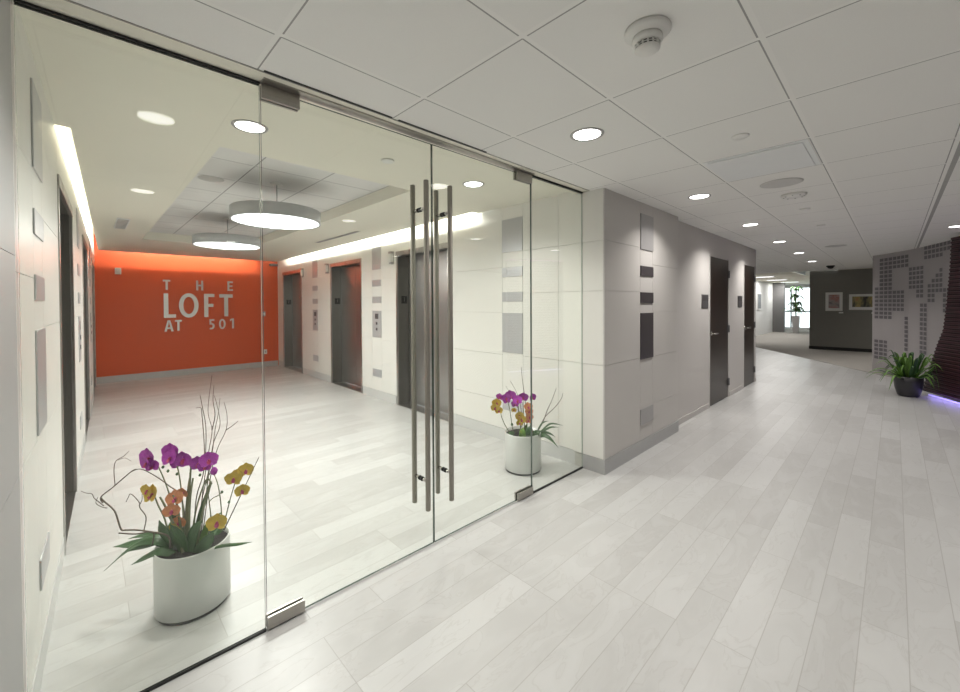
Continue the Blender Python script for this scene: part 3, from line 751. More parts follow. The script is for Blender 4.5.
# smoke detector, sprinklers, speakers, air diffuser
sd = empty('smoke_detector', (1.455, .625, HC)); tag(sd, 'white smoke detector with dark vents hanging from the corridor ceiling', 'smoke detector')
m = MB(); m.lathe([(0, -.0005), (.078, -.0005), (.078, -.012), (.070, -.020), (.050, -.026), (0, -.026)], n=40); m.build('base', MAT['white'], sd)
m = MB(); m.lathe([(0, -.026), (.050, -.026), (.052, -.042), (.044, -.050), (0, -.050)], n=40); m.build('body', MAT['white'], sd)
m = MB(); m.lathe([(0, -.050), (.036, -.050), (.036, -.066), (0, -.066)], n=40)
m.build('vent_core', MAT['black'], sd)
m = MB()
for k in range(14):
    a = 2 * PI * k / 14; c_, s_ = math.cos(a), math.sin(a)
    m.tube([(c_ * .040, s_ * .040, -.048), (c_ * .040, s_ * .040, -.068)], .0035, 6)
m.lathe([(.038, -.057), (.042, -.057), (.042, -.0595), (.038, -.0595), (.038, -.057)], n=40)
m.build('vent_cage', MAT['white'], sd)
m = MB(); m.lathe([(0, -.066), (.043, -.066), (.043, -.070), (.030, -.080), (0, -.083)], n=40); m.build('cap', MAT['white'], sd)
def puck(name, x, y, z, r, h, lb, cat, group=None, mat='white'):
    m = MB(); m.lathe([(0, -.0004), (r, -.0004), (r, -h * .5), (r * .9, -h), (0, -h)], n=28); o = m.build(name, MAT[mat], loc=(x, y, z)); tag(o, lb, cat, group); return o
puck('sprinkler_cover', 2.763, .638, HC, .045, .010, 'flat white sprinkler cover on the ceiling before the square air diffuser', 'sprinkler', 'sprinkler covers')
puck('sprinkler_cover', 5.39, .66, HC, .045, .012, 'small white sprinkler cover just beyond the second ceiling detector', 'sprinkler', 'sprinkler covers')
puck('sprinkler_cover', 6.67, .66, HC, .045, .012, 'small white sprinkler cover farther along the corridor ceiling', 'sprinkler', 'sprinkler covers')
puck('sprinkler_cover', 1.542, 2.508, HL, .045, .010, 'flat white sprinkler cover on the lobby soffit behind the glass doors', 'sprinkler', 'sprinkler covers')
0 and puck('sprinkler_cover', 2.26, 4.55, HL, .05, .008, 'flat white sprinkler cover on the lobby soffit above the right elevators', 'sprinkler', 'sprinkler covers')
0 and puck('sprinkler_cover', .32, 4.62, HL, .05, .008, 'flat white sprinkler cover on the lobby soffit along the left wall', 'sprinkler', 'sprinkler covers')
sp = puck('ceiling_speaker', 4.09, .655, HC, .145, .006, 'large round speaker grille in the ceiling just past the air diffuser', 'speaker', 'ceiling speakers', 'grille')
puck('ceiling_speaker', 9.33, .72, HC, .145, .006, 'round speaker grille far along the corridor ceiling', 'speaker', 'ceiling speakers', 'grille')
puck('ceiling_speaker', .82, 4.30, HK, .10, .006, 'round speaker grille in the lobby coffer near the left', 'speaker', 'ceiling speakers', 'grille')
d2 = puck('strobe_detector', 4.60, .643, HC, .095, .022, 'round white ceiling detector with small windows beyond the speaker grille', 'detector')
for k in range(8):
    a = 2 * PI * k / 8; m = MB(); m.tube([(math.cos(a) * .07, math.sin(a) * .07, -.024), (math.cos(a) * .083, math.sin(a) * .083, -.016)], .006, 6)
    m.build('sensor_window', MAT['plate_mid'], d2)
MAT['diff'] = simple('pale_metal_diffuser', (0.80, 0.81, 0.81), 0.5, var=0.03)
ad = empty('air_diffuser', (3.412, .658, HC)); tag(ad, 'square pale grey air diffuser filling one corridor ceiling tile', 'air diffuser')
m = MB(); m.box(-.312, .312, -.290, .290, -.004, -.0005); m.build('frame', MAT['diff'], ad)
m = MB(); m.box(-.285, .285, -.262, .262, -.011, -.0045); m.build('plate', MAT['diff'], ad, bevel=.003)
vg = empty('ceiling_grille', (.33, 6.70, HL)); tag(vg, 'grey louvred grille in the lobby ceiling by the left wall', 'air grille')
m = MB(); m.box(-.06, .06, -.42, .42, -.006, -.0005); m.build('backing', MAT['diff'], vg)
for k in range(7): m = MB(); m.box(-.05, .05, -.38 + k * .115, -.31 + k * .115, -.011, -.0065); m.build('slat', MAT['grille'], vg)
lg = empty('linear_grille', (2.72, 5.9, HL)); tag(lg, 'thin linear grille in the lobby ceiling by the right elevators', 'air grille')
m = MB(); m.box(-.03, .03, -.7, .7, -.004, -.0005); m.build('frame', MAT['plate_mid'], lg)
m = MB(); m.box(-.012, .012, -.68, .68, -.006, -.0045); m.build('slot', MAT['sign'], lg)
for k, (x, y) in enumerate([(18.4, 3.5), (21.3, 3.55), (24.0, 3.5)]):
    t_ = empty('ceiling_troffer', (x, y, HC)); m = MB(); m.box(-.25, .25, -.36, .36, -.008, -.0005); m.build('frame', MAT['white'], t_)
    m = MB(); m.box(-.21, .21, -.33, .33, -.012, -.0085); m.build('diffuser', MAT['trof'], t_)
    area('troffer_lamp', (0, 0, -.02), .4, P_TROFF, NEUT, shape='RECTANGLE', size_y=.64, parent=t_)
    tag(t_, 'rectangular ceiling light in the far room, ' + ('nearest of three', 'middle of three', 'farthest of three')[k], 'ceiling light', 'far room ceiling lights')
dc = empty('dome_camera', (14.2, 1.20, HC)); tag(dc, 'small black dome camera on the ceiling near the charcoal wall', 'camera')
m = MB(); m.lathe([(0, -.0005), (.09, -.0005), (.09, -.03), (0, -.03)], n=24); m.build('base', MAT['black'], dc)
m = MB(); m.lathe([(.07, -.03), (.066, -.055), (.045, -.078), (0, -.09)], n=24); m.build('dome', MAT['black'], dc)
# ------------------------------------------------------------------ far wall pictures
def picture(y0, y1, z0, z1, mat, lb):
    p = empty('framed_picture', (16.3, (y0 + y1) / 2, z0)); h = (y1 - y0) / 2; H = z1 - z0
    m = MB()
    for a, b, c, d in ((-h, h, 0, .03), (-h, h, H - .03, H), (-h, -h + .03, .03, H - .03), (h - .03, h, .03, H - .03)): m.box(-.03, -.0005, a, b, c, d)
    m.build('frame', MAT['white'], p)
    m = MB(); m.box(-.012, -.002, -h + .03, h - .03, .03, H - .03); m.build('mat_board', MAT['white_wall'], p)
    m = MB(); m.box(-.014, -.0125, -h + .07, h - .07, .085, H - .07); m.build('print', mat, p)
    tag(p, lb, 'picture', 'pictures on the charcoal wall')
def print_mat(name, cs, scale, stretch):
    t = NT(name); p = t.pos()[0]; mp = t.n('ShaderNodeMapping'); t.link(p, mp.inputs['Vector']); mp.inputs['Scale'].default_value = stretch
    f = t.noise(mp.outputs[0], scale, 4.0); r = t.n('ShaderNodeValToRGB'); t.link(f, r.inputs[0])
    while len(r.color_ramp.elements) < len(cs): r.color_ramp.elements.new(.5)
    for i, c in enumerate(cs): r.color_ramp.elements[i].position = .32 + .38 * i / (len(cs) - 1); r.color_ramp.elements[i].color = (*c, 1)
    t.link(r.outputs[0], t.b.inputs['Base Color']); t.b.inputs['Roughness'].default_value = .5
    return t.mat
pm1 = print_mat('pale_red_print', [(.16, .15, .15), (.42, .36, .36), (.45, .22, .19), (.55, .50, .50)], 4.0, (1, 1, 1))
pm2 = print_mat('street_scene_print', [(.06, .06, .05), (.18, .17, .10), (.42, .34, .14), (.45, .25, .12)], 5.0, (1, 2.2, .8))
picture(1.095, 1.486, 1.20, 1.765, pm1, 'portrait framed picture with red and grey tones on the charcoal wall')
picture(-.02, .951, 1.235, 1.70, pm2, 'wide framed street picture on the charcoal wall, partly behind the curved wall')
for y, lb in ((1.13, 'small white caption card below the portrait picture'), (.42, 'small white caption card below the wide picture')):
    o = MB(); o.box(16.288, 16.2995, y - .05, y + .05, 1.13, 1.165); tag(o.build('caption_card', MAT['white']), lb, 'card', 'caption cards')
for k, (x0, x1) in enumerate(((18.3, 18.9), (21.2, 21.9))):
    p = empty('framed_picture', (x0, 4.25, 1.15)); w_ = x1 - x0
    m = MB(); m.box(0, w_, -.03, -.0005, 0, .75); m.build('frame', MAT['white'], p)
    m = MB(); m.box(.05, w_ - .05, -.034, -.0305, .05, .70); m.build('print', MAT['plate_dark'], p)
    tag(p, ('nearer dark picture on the far white wall', 'farther dark picture on the far white wall')[k], 'picture', 'pictures on the far white wall')
# ------------------------------------------------------------------ maroon ribbed wall
MAT['maroon'] = simple('dark_maroon_slat', (0.050, 0.014, 0.020), 0.35, var=0.3, scale=6)
MAT['maroon2'] = simple('dark_maroon_backing', (0.022, 0.008, 0.012), 0.5, var=0.3, scale=6)
S_TAB = [(-0.1, -0.0009999999999999974), (0.049, 0.029), (0.351, 0.146), (0.841, 0.355), (1.045, 0.462), (1.431, 0.523), (1.968, 0.582), (2.362, 0.602), (2.6, 0.612)]
def s_of(z):
    for (a, sa), (b, sb) in zip(S_TAB, S_TAB[1:]):
        if z <= b: t = (z - a) / (b - a); return sa + (sb - sa) * t
    return S_TAB[-1][1]
e0 = Vector((9.50, -.31, 0)); ed = Vector((-.894, -.447, 0)).normalized(); en = Vector((ed.y, -ed.x, 0))  # en towards the corridor
if en.y < 0: en = -en
rw = empty('ribbed_screen', tuple(e0)); tag(rw, 'dark maroon wall of horizontal ribs with a curved left edge behind the bowl plant', 'feature wall')
def rp(s, d, z): v = ed * s + en * d; return (v.x, v.y, z)
m = MB(); NZ = 40; vs = []
for i in range(NZ + 1):
    z = .06 + (HC - .07 - .06) * i / NZ; s = s_of(z)
    vs += [rp(s, .012, z), rp(3.6, .012, z), rp(3.6, -.08, z), rp(s, -.08, z)]
fs = []
for i in range(NZ):
    for k in range(4): a = 4 * i + k; b = 4 * i + (k + 1) % 4; fs.append((a, b, b + 4, a + 4))
fs += [(0, 1, 2, 3), tuple(4 * NZ + k for k in (3, 2, 1, 0))]
m.add(vs, fs); m.build('backing_panel', MAT['maroon2'], rw)
z = .075
while z < HC - .06:
    m = MB()
    pr = [(.0, 0), (.009, .006), (.012, .018), (.009, .030), (.0, .036)]
    vs = []
    for ss in (0, 3.6):
        for d, dz in pr: vs.append(rp(ss if ss else s_of(z + dz), .012 + d, z + dz))
    n = len(pr)
    m.add(vs, [tuple(range(n)), tuple(range(n, 2 * n))[::-1]] + [(i, i + 1, n + i + 1, n + i) for i in range(n - 1)] + [(0, n, 2 * n - 1, n - 1)])
    m.build('rib', MAT['maroon'], rw); z += .0555
def rot_for(dirv): return Vector(dirv).to_track_quat('-Z', 'Y').to_euler()
m = MB(); m.hexa(lambda u, d, zz: rp(u, d, zz), .15, 3.6, -.02, .006, .008, .03); m.build('base_light_strip', MAT['violet'], rw)
m = MB(); m.hexa(lambda u, d, zz: rp(u, d, zz), .85, 3.6, -.06, -.03, HC - .055, HC - .035); m.build('top_light_strip', MAT['magenta'], rw)
pz_ = e0 + ed * 1.9 + en * .05
vl = area('violet_lamp', (pz_.x, pz_.y, .09), .04, 2.2, (.36, .28, 1.0), shape='RECTANGLE', size_y=3.3)
vl.rotation_euler = (0, 0, math.atan2(ed.y, ed.x) - PI / 2)
pz_ = e0 + ed * 2.2 + en * .10
vl = area('magenta_lamp', (pz_.x, pz_.y, HC - .09), .04, .3, (.8, .06, .7), shape='RECTANGLE', size_y=2.6)
vl.rotation_euler = (PI, 0, -(math.atan2(ed.y, ed.x) - PI / 2))

# ------------------------------------------------------------------ plants
UP = Vector((0, 0, 1)); RL = Vector((RIGHT.x, RIGHT.y, 0)).normalized(); FL = Vector((FWD.x, FWD.y, 0)).normalized()
def smooth_pts(pts, n=5):
    P = [Vector(p) for p in pts]; out = []
    for i in range(len(P) - 1):
        p0 = P[max(i - 1, 0)]; p1 = P[i]; p2 = P[i + 1]; p3 = P[min(i + 2, len(P) - 1)]
        for k in range(n):
            t = k / n
            out.append(.5 * ((2 * p1) + (p2 - p0) * t + (2 * p0 - 5 * p1 + 4 * p2 - p3) * t * t + (3 * p1 - p0 - 3 * p2 + p3) * t ** 3))
    out.append(P[-1]); return out
def flower_mesh(mat, r, seed):
    rnd = random.Random(seed); m = MB()
    for k, (ang, l, w, mi) in enumerate([(90, 1.0, .46, 0), (215, 1.0, .42, 0), (325, 1.0, .42, 0), (12, 1.06, .66, 0), (168, 1.06, .66, 0), (270, .55, .22, 1)]):
        a = math.radians(ang + rnd.uniform(-6, 6)); d = Vector((math.cos(a), 0, math.sin(a))); s = Vector((-math.sin(a), 0, math.cos(a)))
        n = 7; vs = []
        for i in range(n):
            t = i / (n - 1); ww = w * r * math.sin(PI * min(1, .1 + t * .88)) ** .6 * (1 if t < .98 else .4)
            for j in (-1, -.5, 0, .5, 1):
                cup = -.25 * r * t * t + .12 * r * abs(j) * (-1 if mi == 0 else -2) * math.sin(PI * t) + rnd.uniform(-.02, .02) * r
                p = d * (r * l * t) + s * (ww * j) + Vector((0, cup - .006 * k * r * 3, 0)); vs.append(p)
        fs = [(i * 5 + j, i * 5 + j + 1, i * 5 + j + 6, i * 5 + j + 5) for i in range(n - 1) for j in range(4)]
        m.add(vs, fs, mi, True)
    m.lathe([(0, -.0), (r * .10, -.0), (r * .09, -r * .3), (0, -r * .35)], (0, 0, 0), 10, 1, axis='y')
    me = m.build('flower', [MAT[mat], MAT['lip']], recalc=False); d = me.data; bpy.data.objects.remove(me); return d
FM = {k: flower_mesh(k, 1.0, i) for i, k in enumerate(('purple', 'yellow', 'peach'))}
FR = random.Random(4)
def put_flower(kind, p, r, parent, face, roll=0.0, name='flower'):
    o = bpy.data.objects.new(name, FM[kind]); COL.objects.link(o); o.parent = parent
    # flower faces -Y locally; turn -Y to 'face'
    face = Vector(face) + Vector((FR.uniform(-.3, .3), FR.uniform(-.3, .3), FR.uniform(-.35, .25)))
    q = Vector((0, -1, 0)).rotation_difference(Vector(face).normalized())
    o.rotation_mode = 'QUATERNION'; o.rotation_quaternion = Vector(face).normalized().rotation_difference(Vector(face).normalized()) @ q
    o.location = p; r = r * 1.18; o.scale = (r, r, r); return o
def blade(parent, pts, w, name='leaf', mat='leaf', side=None, fold=.12, thick=.0012):
    P = smooth_pts(pts, 5); n = len(P); t = (P[-1] - P[0]); 
    side = side if side is not None else t.cross(UP).normalized()
    ws = [w * (.45 + .55 * math.sin(PI * min(1, (i / (n - 1)) * 1.1 + .05)) ** .7) * (1 - max(0, (i / (n - 1) - .72) / .28) ** 1.6) for i in range(n)]
    m = MB(); m.ribbon(P, ws, side, thick, fold); return m.build(name, MAT[mat], parent)
def planter(center, R, H, label):
    a = empty('orchid_planter', (center[0], center[1], 0)); tag(a, label, 'planter', 'white orchid planters behind the glass')
    m = MB(); m.lathe([(0, .016), (R - .006, .016), (R, .020), (R, H - .004), (R - .002, H), (R - .006, H), (R - .006, H - .05), (R - .006, .05), (0, .045)], n=64); m.build('pot', MAT['pot'], a)
    m = MB(); m.lathe([(0, 0.0005), (R - .010, 0.0005), (R - .010, .016), (0, .016)], n=64); m.build('plinth', MAT['black'], a)
    m = MB(); rings = 7; n = 40; vs = [(0, 0, H - .012)]; rnd = random.Random(3)
    for i in range(1, rings + 1):
        for k in range(n):
            r_ = (R - .0065) * i / rings; th = 2 * PI * k / n
            vs.append((r_ * math.cos(th), r_ * math.sin(th), H - .030 + .014 * (1 - i / rings) + rnd.uniform(0, .010) * (i < rings)))
    fs = [(0, 1 + k, 1 + (k + 1) % n) for k in range(n)]
    for i in range(rings - 1):
        for k in range(n): a_ = 1 + i * n + k; b_ = 1 + i * n + (k + 1) % n; fs.append((a_, b_, b_ + n, a_ + n))
    m.add(vs, fs, 0, True); m.build('soil', MAT['soil'], a)
    return a
def arrange(pl, c, depth, items, R):
    "items are drawn in the upright plane through the pot that faces the room's entrance"
    base = Vector((c[0], c[1], 0))
    def P(px, py, dd=0.0): return at(px, py, depth + dd) - base
    for it in items:
        k = it[0]
        if k == 'flower':
            _, kind, px, py, r, dd, fx = it
            put_flower(kind, P(px, py, dd), r, pl, -FL * 1.0 + RL * fx + UP * .15)
        elif k == 'bud':
            _, px, py, r, dd, mt = it
            m = MB(); p = P(px, py, dd); m.lathe([(0, -r * 1.3), (r * .7, -r * .8), (r, 0), (r * .6, r * .9), (0, r * 1.3)], tuple(p), 10); m.build('bud', MAT[mt], pl)
        elif k == 'stem':
            _, pts, r0, r1, mt = it
            P_ = smooth_pts([P(*q) for q in pts], 6); n = len(P_)
            m = MB(); m.tube(P_, [r0 + (r1 - r0) * i / (n - 1) for i in range(n)], 7); m.build('stem' if mt == 'stem' else 'twig', MAT[mt], pl)
        elif k == 'leaf':
            _, pts, wd, mt, sd = it
            blade(pl, [P(*q) for q in pts], wd, mat=mt, side=(FL * .8 + UP * .5 if sd == 0 else (RL if sd == 1 else FL + RL * .3)))
# larger planter, left
C1 = (.362, 2.395); H1 = .310
pl = planter(C1, .154, H1, 'larger looking white cylinder planter of purple and yellow orchids behind the left glass panel')
dep1 = (Vector((C1[0], C1[1], 1.2)) - EYE).dot(FWD)
it = []
F = lambda k, x, y, r, dd=0, fx=0: it.append(('flower', k, x, y, r, dd, fx))
F('purple', 150, 458, .044, -.02, -.5); F('purple', 172, 451, .036, 0, -.1); F('purple', 171, 458, .034, -.03, -.2); F('purple', 184, 459, .036, .0, .2)
F('purple', 199, 463, .034, .02, .1); F('purple', 209, 460, .034, -.02, .3); F('purple', 179, 462, .030, .03, .2)
it.append(('bud', 214, 471, .017, 0, 'purple'))
F('yellow', 153, 494, .038, -.05, -.3); F('yellow', 217, 522, .036, -.06, .1); F('yellow', 234, 478, .032, .0, .1); F('yellow', 246, 470, .030, .02, .3); F('yellow', 242, 490, .028, .0, .4)
F('peach', 176, 498, .034, -.02, -.1); F('peach', 172, 510, .030, -.04, .2); F('peach', 180, 521, .028, -.03, 0)
F('yellow', 177, 528, .028, -.05, 0)
for x, y in ((163, 467), (168, 471), (177, 474), (200, 475), (222, 492), (229, 502)): it.append(('bud', x, y, .0065, 0, 'leaf'))
S = lambda pts, a=.004, b=.0022, mt='stem': it.append(('stem', pts, a, b, mt))
S([(181, 548, 0), (176, 520, 0), (168, 490, 0), (160, 470, 0), (156, 462, -.01)])
S([(184, 550, 0), (183, 510, 0), (180, 480, 0), (176, 462, 0), (172, 455, .0)])
S([(186, 552, .02), (188, 520, .02), (190, 480, .01), (191, 466, .01)], .006, .004)
S([(190, 550, 0), (196, 510, 0), (206, 480, 0), (212, 484, 0)], .004, .003)
S([(192, 552, .03), (200, 520, .03), (208, 490, 0), (211, 482, 0)], .006, .005)
S([(210, 540, .04), (211, 520, .02), (209, 500, .01), (207, 480, 0), (213, 470, 0)], .003, .002)
S([(222, 530, .03), (221, 505, .02), (218, 485, .0), (214, 474, 0)], .003, .002)
S([(209, 502, 0), (213, 498, 0), (219, 495, 0), (222, 491, 0)], .002, .002)
S([(223, 528, .05), (230, 500, .04), (236, 480, .0)], .003, .002)
S([(224, 530, .05), (236, 505, .04), (248, 480, .02), (259, 457, .0)], .003, .0014, 'twig')
S([(172, 548, -.05), (165, 520, -.06), (158, 505, -.05), (155, 497, -.05)], .004, .003)
S([(194, 545, .02), (196, 500, .03), (204, 470, .02), (206, 430, .02), (202, 405, .02), (200, 395, .02)], .003, .001, 'twig')
for pts in ([(198, 540, .03), (203, 490, .03), (209, 450, .03), (212, 430, .03), (208, 410, .03), (212, 375, .03)],
            [(200, 540, .04), (208, 480, .04), (213, 445, .04), (220, 425, .04), (217, 405, .04), (214, 395, .04)],
            [(202, 540, .03), (210, 480, .05), (217, 450, .05), (226, 430, .05), (227, 415, .05), (224, 402, .05)],
            [(196, 540, .03), (202, 500, .02), (211, 460, .01), (215, 430, .01), (218, 415, .01), (220, 398, .01)],
            [(226, 430, .05), (232, 426, .05), (238, 421, .05)], [(212, 430, .03), (215, 415, .03), (213, 400, .03), (214, 385, .03)],
            [(205, 470, .01), (204, 440, .01), (202, 415, .01), (201, 408, .01), (196, 408, .01)]):
    S(pts, .0024, .0009, 'twig')
S([(188, 548, .02), (182, 500, .0), (168, 485, -.02), (152, 474, -.04), (140, 469, -.05), (131, 472, -.06)], .003, .0015, 'twig')
S([(170, 548, -.08), (168, 536, -.1), (152, 532, -.12), (137, 530, -.12), (126, 530, -.12), (121, 529, -.12), (116, 514, -.12), (112, 508, -.12), (105, 502, -.12), (101, 498, -.12)], .0042, .003, 'twig')
S([(103, 503, -.12), (101, 497, -.12), (112, 488, -.12), (126, 476, -.12), (132, 471, -.10), (136, 469, -.08)], .003, .002, 'twig')
S([(115, 485, -.12), (114, 470, -.12), (116, 461, -.12), (124, 456, -.12), (129, 451, -.12)], .0018, .001, 'twig')
S([(118, 460, -.12), (125, 458, -.12), (131, 461, -.12)], .0012, .0008, 'twig')
S([(104, 506, -.12), (99, 502, -.12), (94, 498, -.12), (92, 494, -.12), (86, 493, -.12), (81, 491, -.12)], .002, .001, 'twig')
S([(107, 508, -.12), (102, 507, -.12), (96, 503, -.12), (98, 497, -.12)], .002, .001, 'twig')
S([(144, 530, -.12), (146, 517, -.12), (140, 508, -.12), (139, 502, -.12), (131, 494, -.12), (128, 498, -.12), (126, 502, -.12)], .0024, .0012, 'twig')
S([(139, 506, -.12), (142, 500, -.12), (142, 494, -.12)], .0018, .001, 'twig')
S([(119, 533, -.1), (136, 534, -.1), (153, 532, -.1), (152, 546, -.08)], .003, .003, 'twig')
L = lambda pts, wd=.016, mt='leaf', sd=0: it.append(('leaf', pts, wd * (1.25 if sd == 0 else 1.1), mt, sd))
L([(178, 554, -.02), (160, 542, -.06), (135, 546, -.09), (104, 571, -.12)], .015)
L([(176, 553, 0), (158, 541, -.03), (135, 544, -.04), (113, 547, -.05)], .019)
L([(180, 552, .03), (165, 538, 0), (147, 535, 0), (128, 539, 0)], .013)
L([(176, 555, -.06), (160, 552, -.09), (145, 558, -.1), (131, 565, -.1)], .015)
L([(176, 552, .0), (168, 540, -.02), (150, 545, -.03), (122, 553, -.04)], .013)
L([(200, 552, -.02), (220, 546, -.05), (238, 544, -.08), (252, 542, -.1)], .007)
L([(188, 550, 0), (205, 540, 0), (214, 530, .03), (224, 524, .06)], .022)
L([(180, 552, -.03), (172, 540, -.05), (164, 530, -.06), (159, 520, -.06)], .026, 'leaf', 1)
L([(184, 552, -.05), (182, 540, -.07), (176, 530, -.08), (170, 524, -.09)], .028, 'leaf', 1)
L([(196, 553, -.06), (204, 545, -.08), (210, 538, -.09), (214, 533, -.09)], .024, 'leaf', 1)
L([(190, 553, -.05), (192, 540, -.06), (196, 528, -.06), (203, 520, -.05)], .022, 'leaf', 1)
L([(172, 552, .02), (168, 535, .02), (176, 515, .02), (172, 500, .01)], .013, 'leaf2', 1)
L([(194, 552, .02), (199, 520, .02), (207, 495, .01), (212, 481, .01)], .010, 'leaf', 1)
L([(187, 552, .0), (187, 520, .0), (189, 490, .01), (191, 468, .01)], .009, 'stem', 1)
F('purple', 147, 463, .030, -.04, -.2); F('purple', 153, 465, .028, -.03, .1); F('purple', 205, 466, .026, .0, 0)
F('yellow', 148, 490, .028, -.05, -.1); F('yellow', 239, 474, .026, .01, 0); F('peach', 184, 492, .024, -.01, 0)
for pts in ([(184, 556, -.06), (176, 530, -.05), (166, 508, -.04), (160, 497, -.03)], [(186, 556, -.05), (181, 530, -.04), (177, 505, -.03), (173, 495, -.02)], [(190, 556, -.04), (189, 530, -.03), (190, 500, -.02), (193, 478, .0)],
            [(196, 556, -.03), (199, 530, -.02), (204, 505, -.01), (211, 484, .0)]): S(pts, .0065, .004)
L([(196, 554, .06), (206, 540, .08), (216, 532, .1), (226, 528, .12)], .020); L([(184, 554, -.02), (180, 530, -.02), (172, 515, -.02), (166, 508, -.02)], .018, 'leaf', 1)
L([(200, 552, .0), (204, 535, .0), (212, 520, .0), (222, 512, .0)], .014, 'leaf2', 1)
arrange(pl, C1, dep1, it, .158)
# smaller looking planter by the corner
C2 = (2.752, 2.290); H2 = .335
pl = planter(C2, .160, H2, 'white cylinder planter of purple, yellow and orange orchids by the wall corner')
dep2 = (Vector((C2[0], C2[1], 1.2)) - EYE).dot(FWD)
it = []; k9 = lambda a, b: (480 + a / 9.889, 380 + b / 9.889)
def F2(kd, a, b, r, dd=0, fx=0): x, y = k9(a, b); it.append(('flower', kd, x, y, r, dd, fx))
def S2(pts, a=.004, b=.0025, mt='stem'): it.append(('stem', [(*k9(x, y), dd) for x, y, dd in pts], a, b, mt))
def L2(pts, wd=.016, mt='leaf', sd=0): it.append(('leaf', [(*k9(x, y), dd) for x, y, dd in pts], wd, mt, sd))
F2('purple', 300, 155, .042, 0, .1); F2('purple', 260, 175, .036, -.03, -.2); F2('purple', 200, 165, .030, .03, -.5); F2('purple', 265, 205, .028, .02, 0)
F2('purple', 425, 165, .040, 0, .1); F2('purple', 375, 200, .038, -.03, -.1); F2('purple', 350, 235, .030, .0, -.1); F2('purple', 515, 170, .032, .02, .4)
F2('yellow', 165, 225, .036, 0, -.2); F2('yellow', 150, 270, .034, -.02, -.3); F2('yellow', 185, 300, .030, .0, 0); F2('yellow', 335, 295, .020, 0, 0)
F2('yellow', 385, 350, .034, -.05, 0); F2('yellow', 410, 385, .034, -.05, .1); F2('yellow', 390, 420, .028, -.05, 0)
F2('peach', 475, 265, .034, -.02, .1); F2('peach', 485, 310, .030, -.02, .1); F2('peach', 480, 400, .026, -.02, 0); F2('peach', 490, 360, .028, -.03, 0)
S2([(290, 510, 0), (250, 450, 0), (215, 370, 0), (200, 300, 0), (180, 260, 0)]); S2([(330, 510, 0), (315, 440, 0), (300, 330, 0), (280, 230, 0), (265, 190, 0)])
S2([(400, 540, 0), (400, 450, 0), (385, 350, 0), (375, 240, 0)], .006, .004); S2([(440, 540, .02), (440, 450, .02), (430, 330, .02), (425, 180, .01)], .006, .003)
S2([(500, 540, .02), (500, 450, .02), (500, 300, .02), (515, 190, .02)], .005, .003)
S2([(560, 520, .05), (620, 420, .05), (665, 300, .05), (710, 200, .05), (755, 80, .05)], .005, .0015, 'twig')
S2([(570, 510, .05), (640, 370, .02), (740, 270, .0), (800, 190, 0), (820, 130, 0)], .004, .0015, 'twig')
S2([(470, 500, .05), (450, 250, .05), (430, 80, .05), (415, -40, .05), (408, -130, .05)], .004, .0012, 'twig')
S2([(430, 500, .04), (400, 250, .04), (360, 120, .04), (300, 10, .04)], .0025, .001, 'twig'); S2([(420, 500, .04), (370, 260, .02), (310, 150, .02), (255, 60, .02)], .0025, .001, 'twig')
it.append(('bud', *k9(316, 440), .012, 0, 'leaf'))
L2([(560, 560, 0), (620, 490, -.02), (700, 430, -.04), (820, 450, -.06)], .012); L2([(570, 560, -.02), (640, 545, -.06), (710, 590, -.1), (775, 670, -.12)], .020)
L2([(580, 550, .04), (640, 515, .04), (700, 530, .04), (745, 565, .04)], .014); L2([(560, 550, .05), (630, 500, .08), (700, 465, .1), (780, 468, .1)], .012)
L2([(550, 545, 0), (580, 470, 0), (620, 420, 0), (680, 405, 0)], .010)
L2([(470, 600, -.06), (480, 540, -.08), (490, 490, -.08), (500, 450, -.06)], .034, 'leaf', 1); L2([(430, 600, -.08), (420, 550, -.1), (420, 510, -.1), (430, 470, -.08)], .030, 'leaf2', 1)
L2([(400, 590, .02), (340, 550, -.02), (310, 530, -.04), (280, 525, -.05)], .030); L2([(510, 595, -.06), (540, 550, -.08), (565, 520, -.08), (600, 500, -.06)], .030, 'leaf', 1)
L2([(470, 580, .03), (460, 530, .03), (450, 480, .03), (465, 430, .03)], .024, 'leaf2', 1)
arrange(pl, C2, dep2, it, .158)
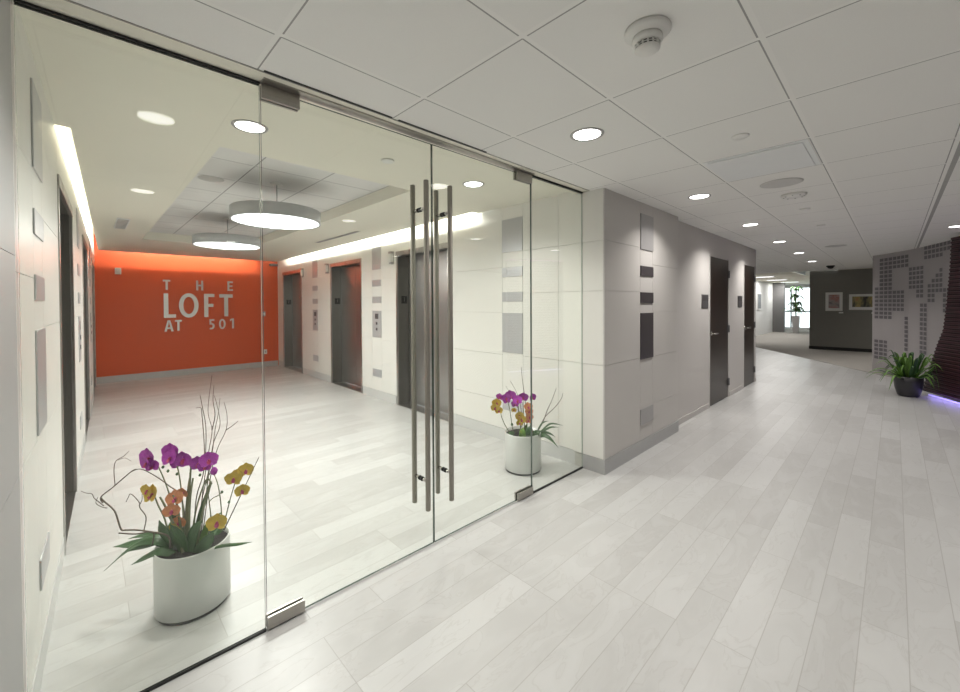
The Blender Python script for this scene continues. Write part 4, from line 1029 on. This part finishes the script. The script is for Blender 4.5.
# dark bowl plant by the curved wall
C3 = Vector((9.13, -.155, 0))
bp = empty('potted_dracaena', tuple(C3)); tag(bp, 'leafy green plant in a dark bowl planter in front of the curved grey wall', 'potted plant')
MAT['bowl'] = simple('dark_grey_bowl', (0.045, 0.043, 0.048), 0.35, var=0.15)
m = MB(); m.lathe([(0, .003), (.11, .003), (.125, .02), (.152, .12), (.163, .22), (.165, .31), (.157, .31), (.15, .2), (.11, .06), (0, .04)], n=48); m.build('bowl', MAT['bowl'], bp)
m = MB(); m.lathe([(0, .285), (.152, .275), (.151, .265), (0, .265)], n=36); m.build('soil', MAT['soil'], bp)
rnd = random.Random(11)
for k in range(64):
    a = rnd.uniform(0, 2 * PI); el = rnd.choice([rnd.uniform(.15, .7), rnd.uniform(.5, 1.2), rnd.uniform(.9, 1.5)]); ln = rnd.uniform(.30, .50)
    o_ = Vector((math.cos(a), math.sin(a), 0)); r0 = rnd.uniform(.02, .10); b_ = o_ * r0 + Vector((0, 0, .275))
    h = math.sin(el) * ln; rr = math.cos(el) * ln; dr = rnd.uniform(.04, .20) * (1.3 - el * .6)
    pts = [b_, b_ + o_ * rr * .30 + UP * h * .50, b_ + o_ * rr * .68 + UP * h * .95, b_ + o_ * rr + UP * (h - dr)]
    for i_, q_ in enumerate(pts):          # leaves lean off the ribbed wall behind them
        dd_ = (C3 + q_ - e0).dot(en)
        if dd_ < .07: pts[i_] = q_ + en * (.07 - dd_)
    blade(bp, pts, rnd.uniform(.016, .026), mat=rnd.choice(['leaf', 'leaf2', 'leaf2']), side=Vector((-math.sin(a), math.cos(a), .1)), fold=.2)
# far tall plant in a white planter
C4 = Vector((24.2, 3.28, .006)); fp_ = empty('tall_potted_plant', tuple(C4)); tag(fp_, 'tall leafy plant in a tall grey planter by the far window', 'potted plant')
m = MB(); vs = []
for s_, z_ in ((.11, 0), (.15, .82)): vs += [(-s_, -s_, z_), (s_, -s_, z_), (s_, s_, z_), (-s_, s_, z_)]
m.add(vs, [(0, 3, 2, 1), (4, 5, 6, 7)] + [(i, (i + 1) % 4, 4 + (i + 1) % 4, 4 + i) for i in range(4)]); m.build('planter', MAT['plate_mid'], fp_, bevel=.01)
m = MB(); m.tube([(0, 0, .82), (.03, .02, 1.3), (-.03, 0, 1.75), (0, 0, 2.1)], .03, 8); m.build('stem', MAT['stem'], fp_)
rnd = random.Random(5)
for cx_, cz_, sp_ in ((0, 1.05, .6), (-.05, 1.3, .45), (0, 1.68, .38), (0, 2.02, .36)):
    for k in range(16):
        a = rnd.uniform(0, 2 * PI); o_ = Vector((math.cos(a), math.sin(a), 0)); b_ = Vector((0, 0, cz_)); l_ = sp_ * rnd.uniform(.6, 1.0); u_ = rnd.uniform(.02, .22)
        blade(fp_, [b_, b_ + o_ * l_ * .4 + UP * u_, b_ + o_ * l_ * .75 + UP * u_ * .8, b_ + o_ * l_ + UP * (u_ - .22)], .045, mat='leaf', side=Vector((-math.sin(a), math.cos(a), 0)))
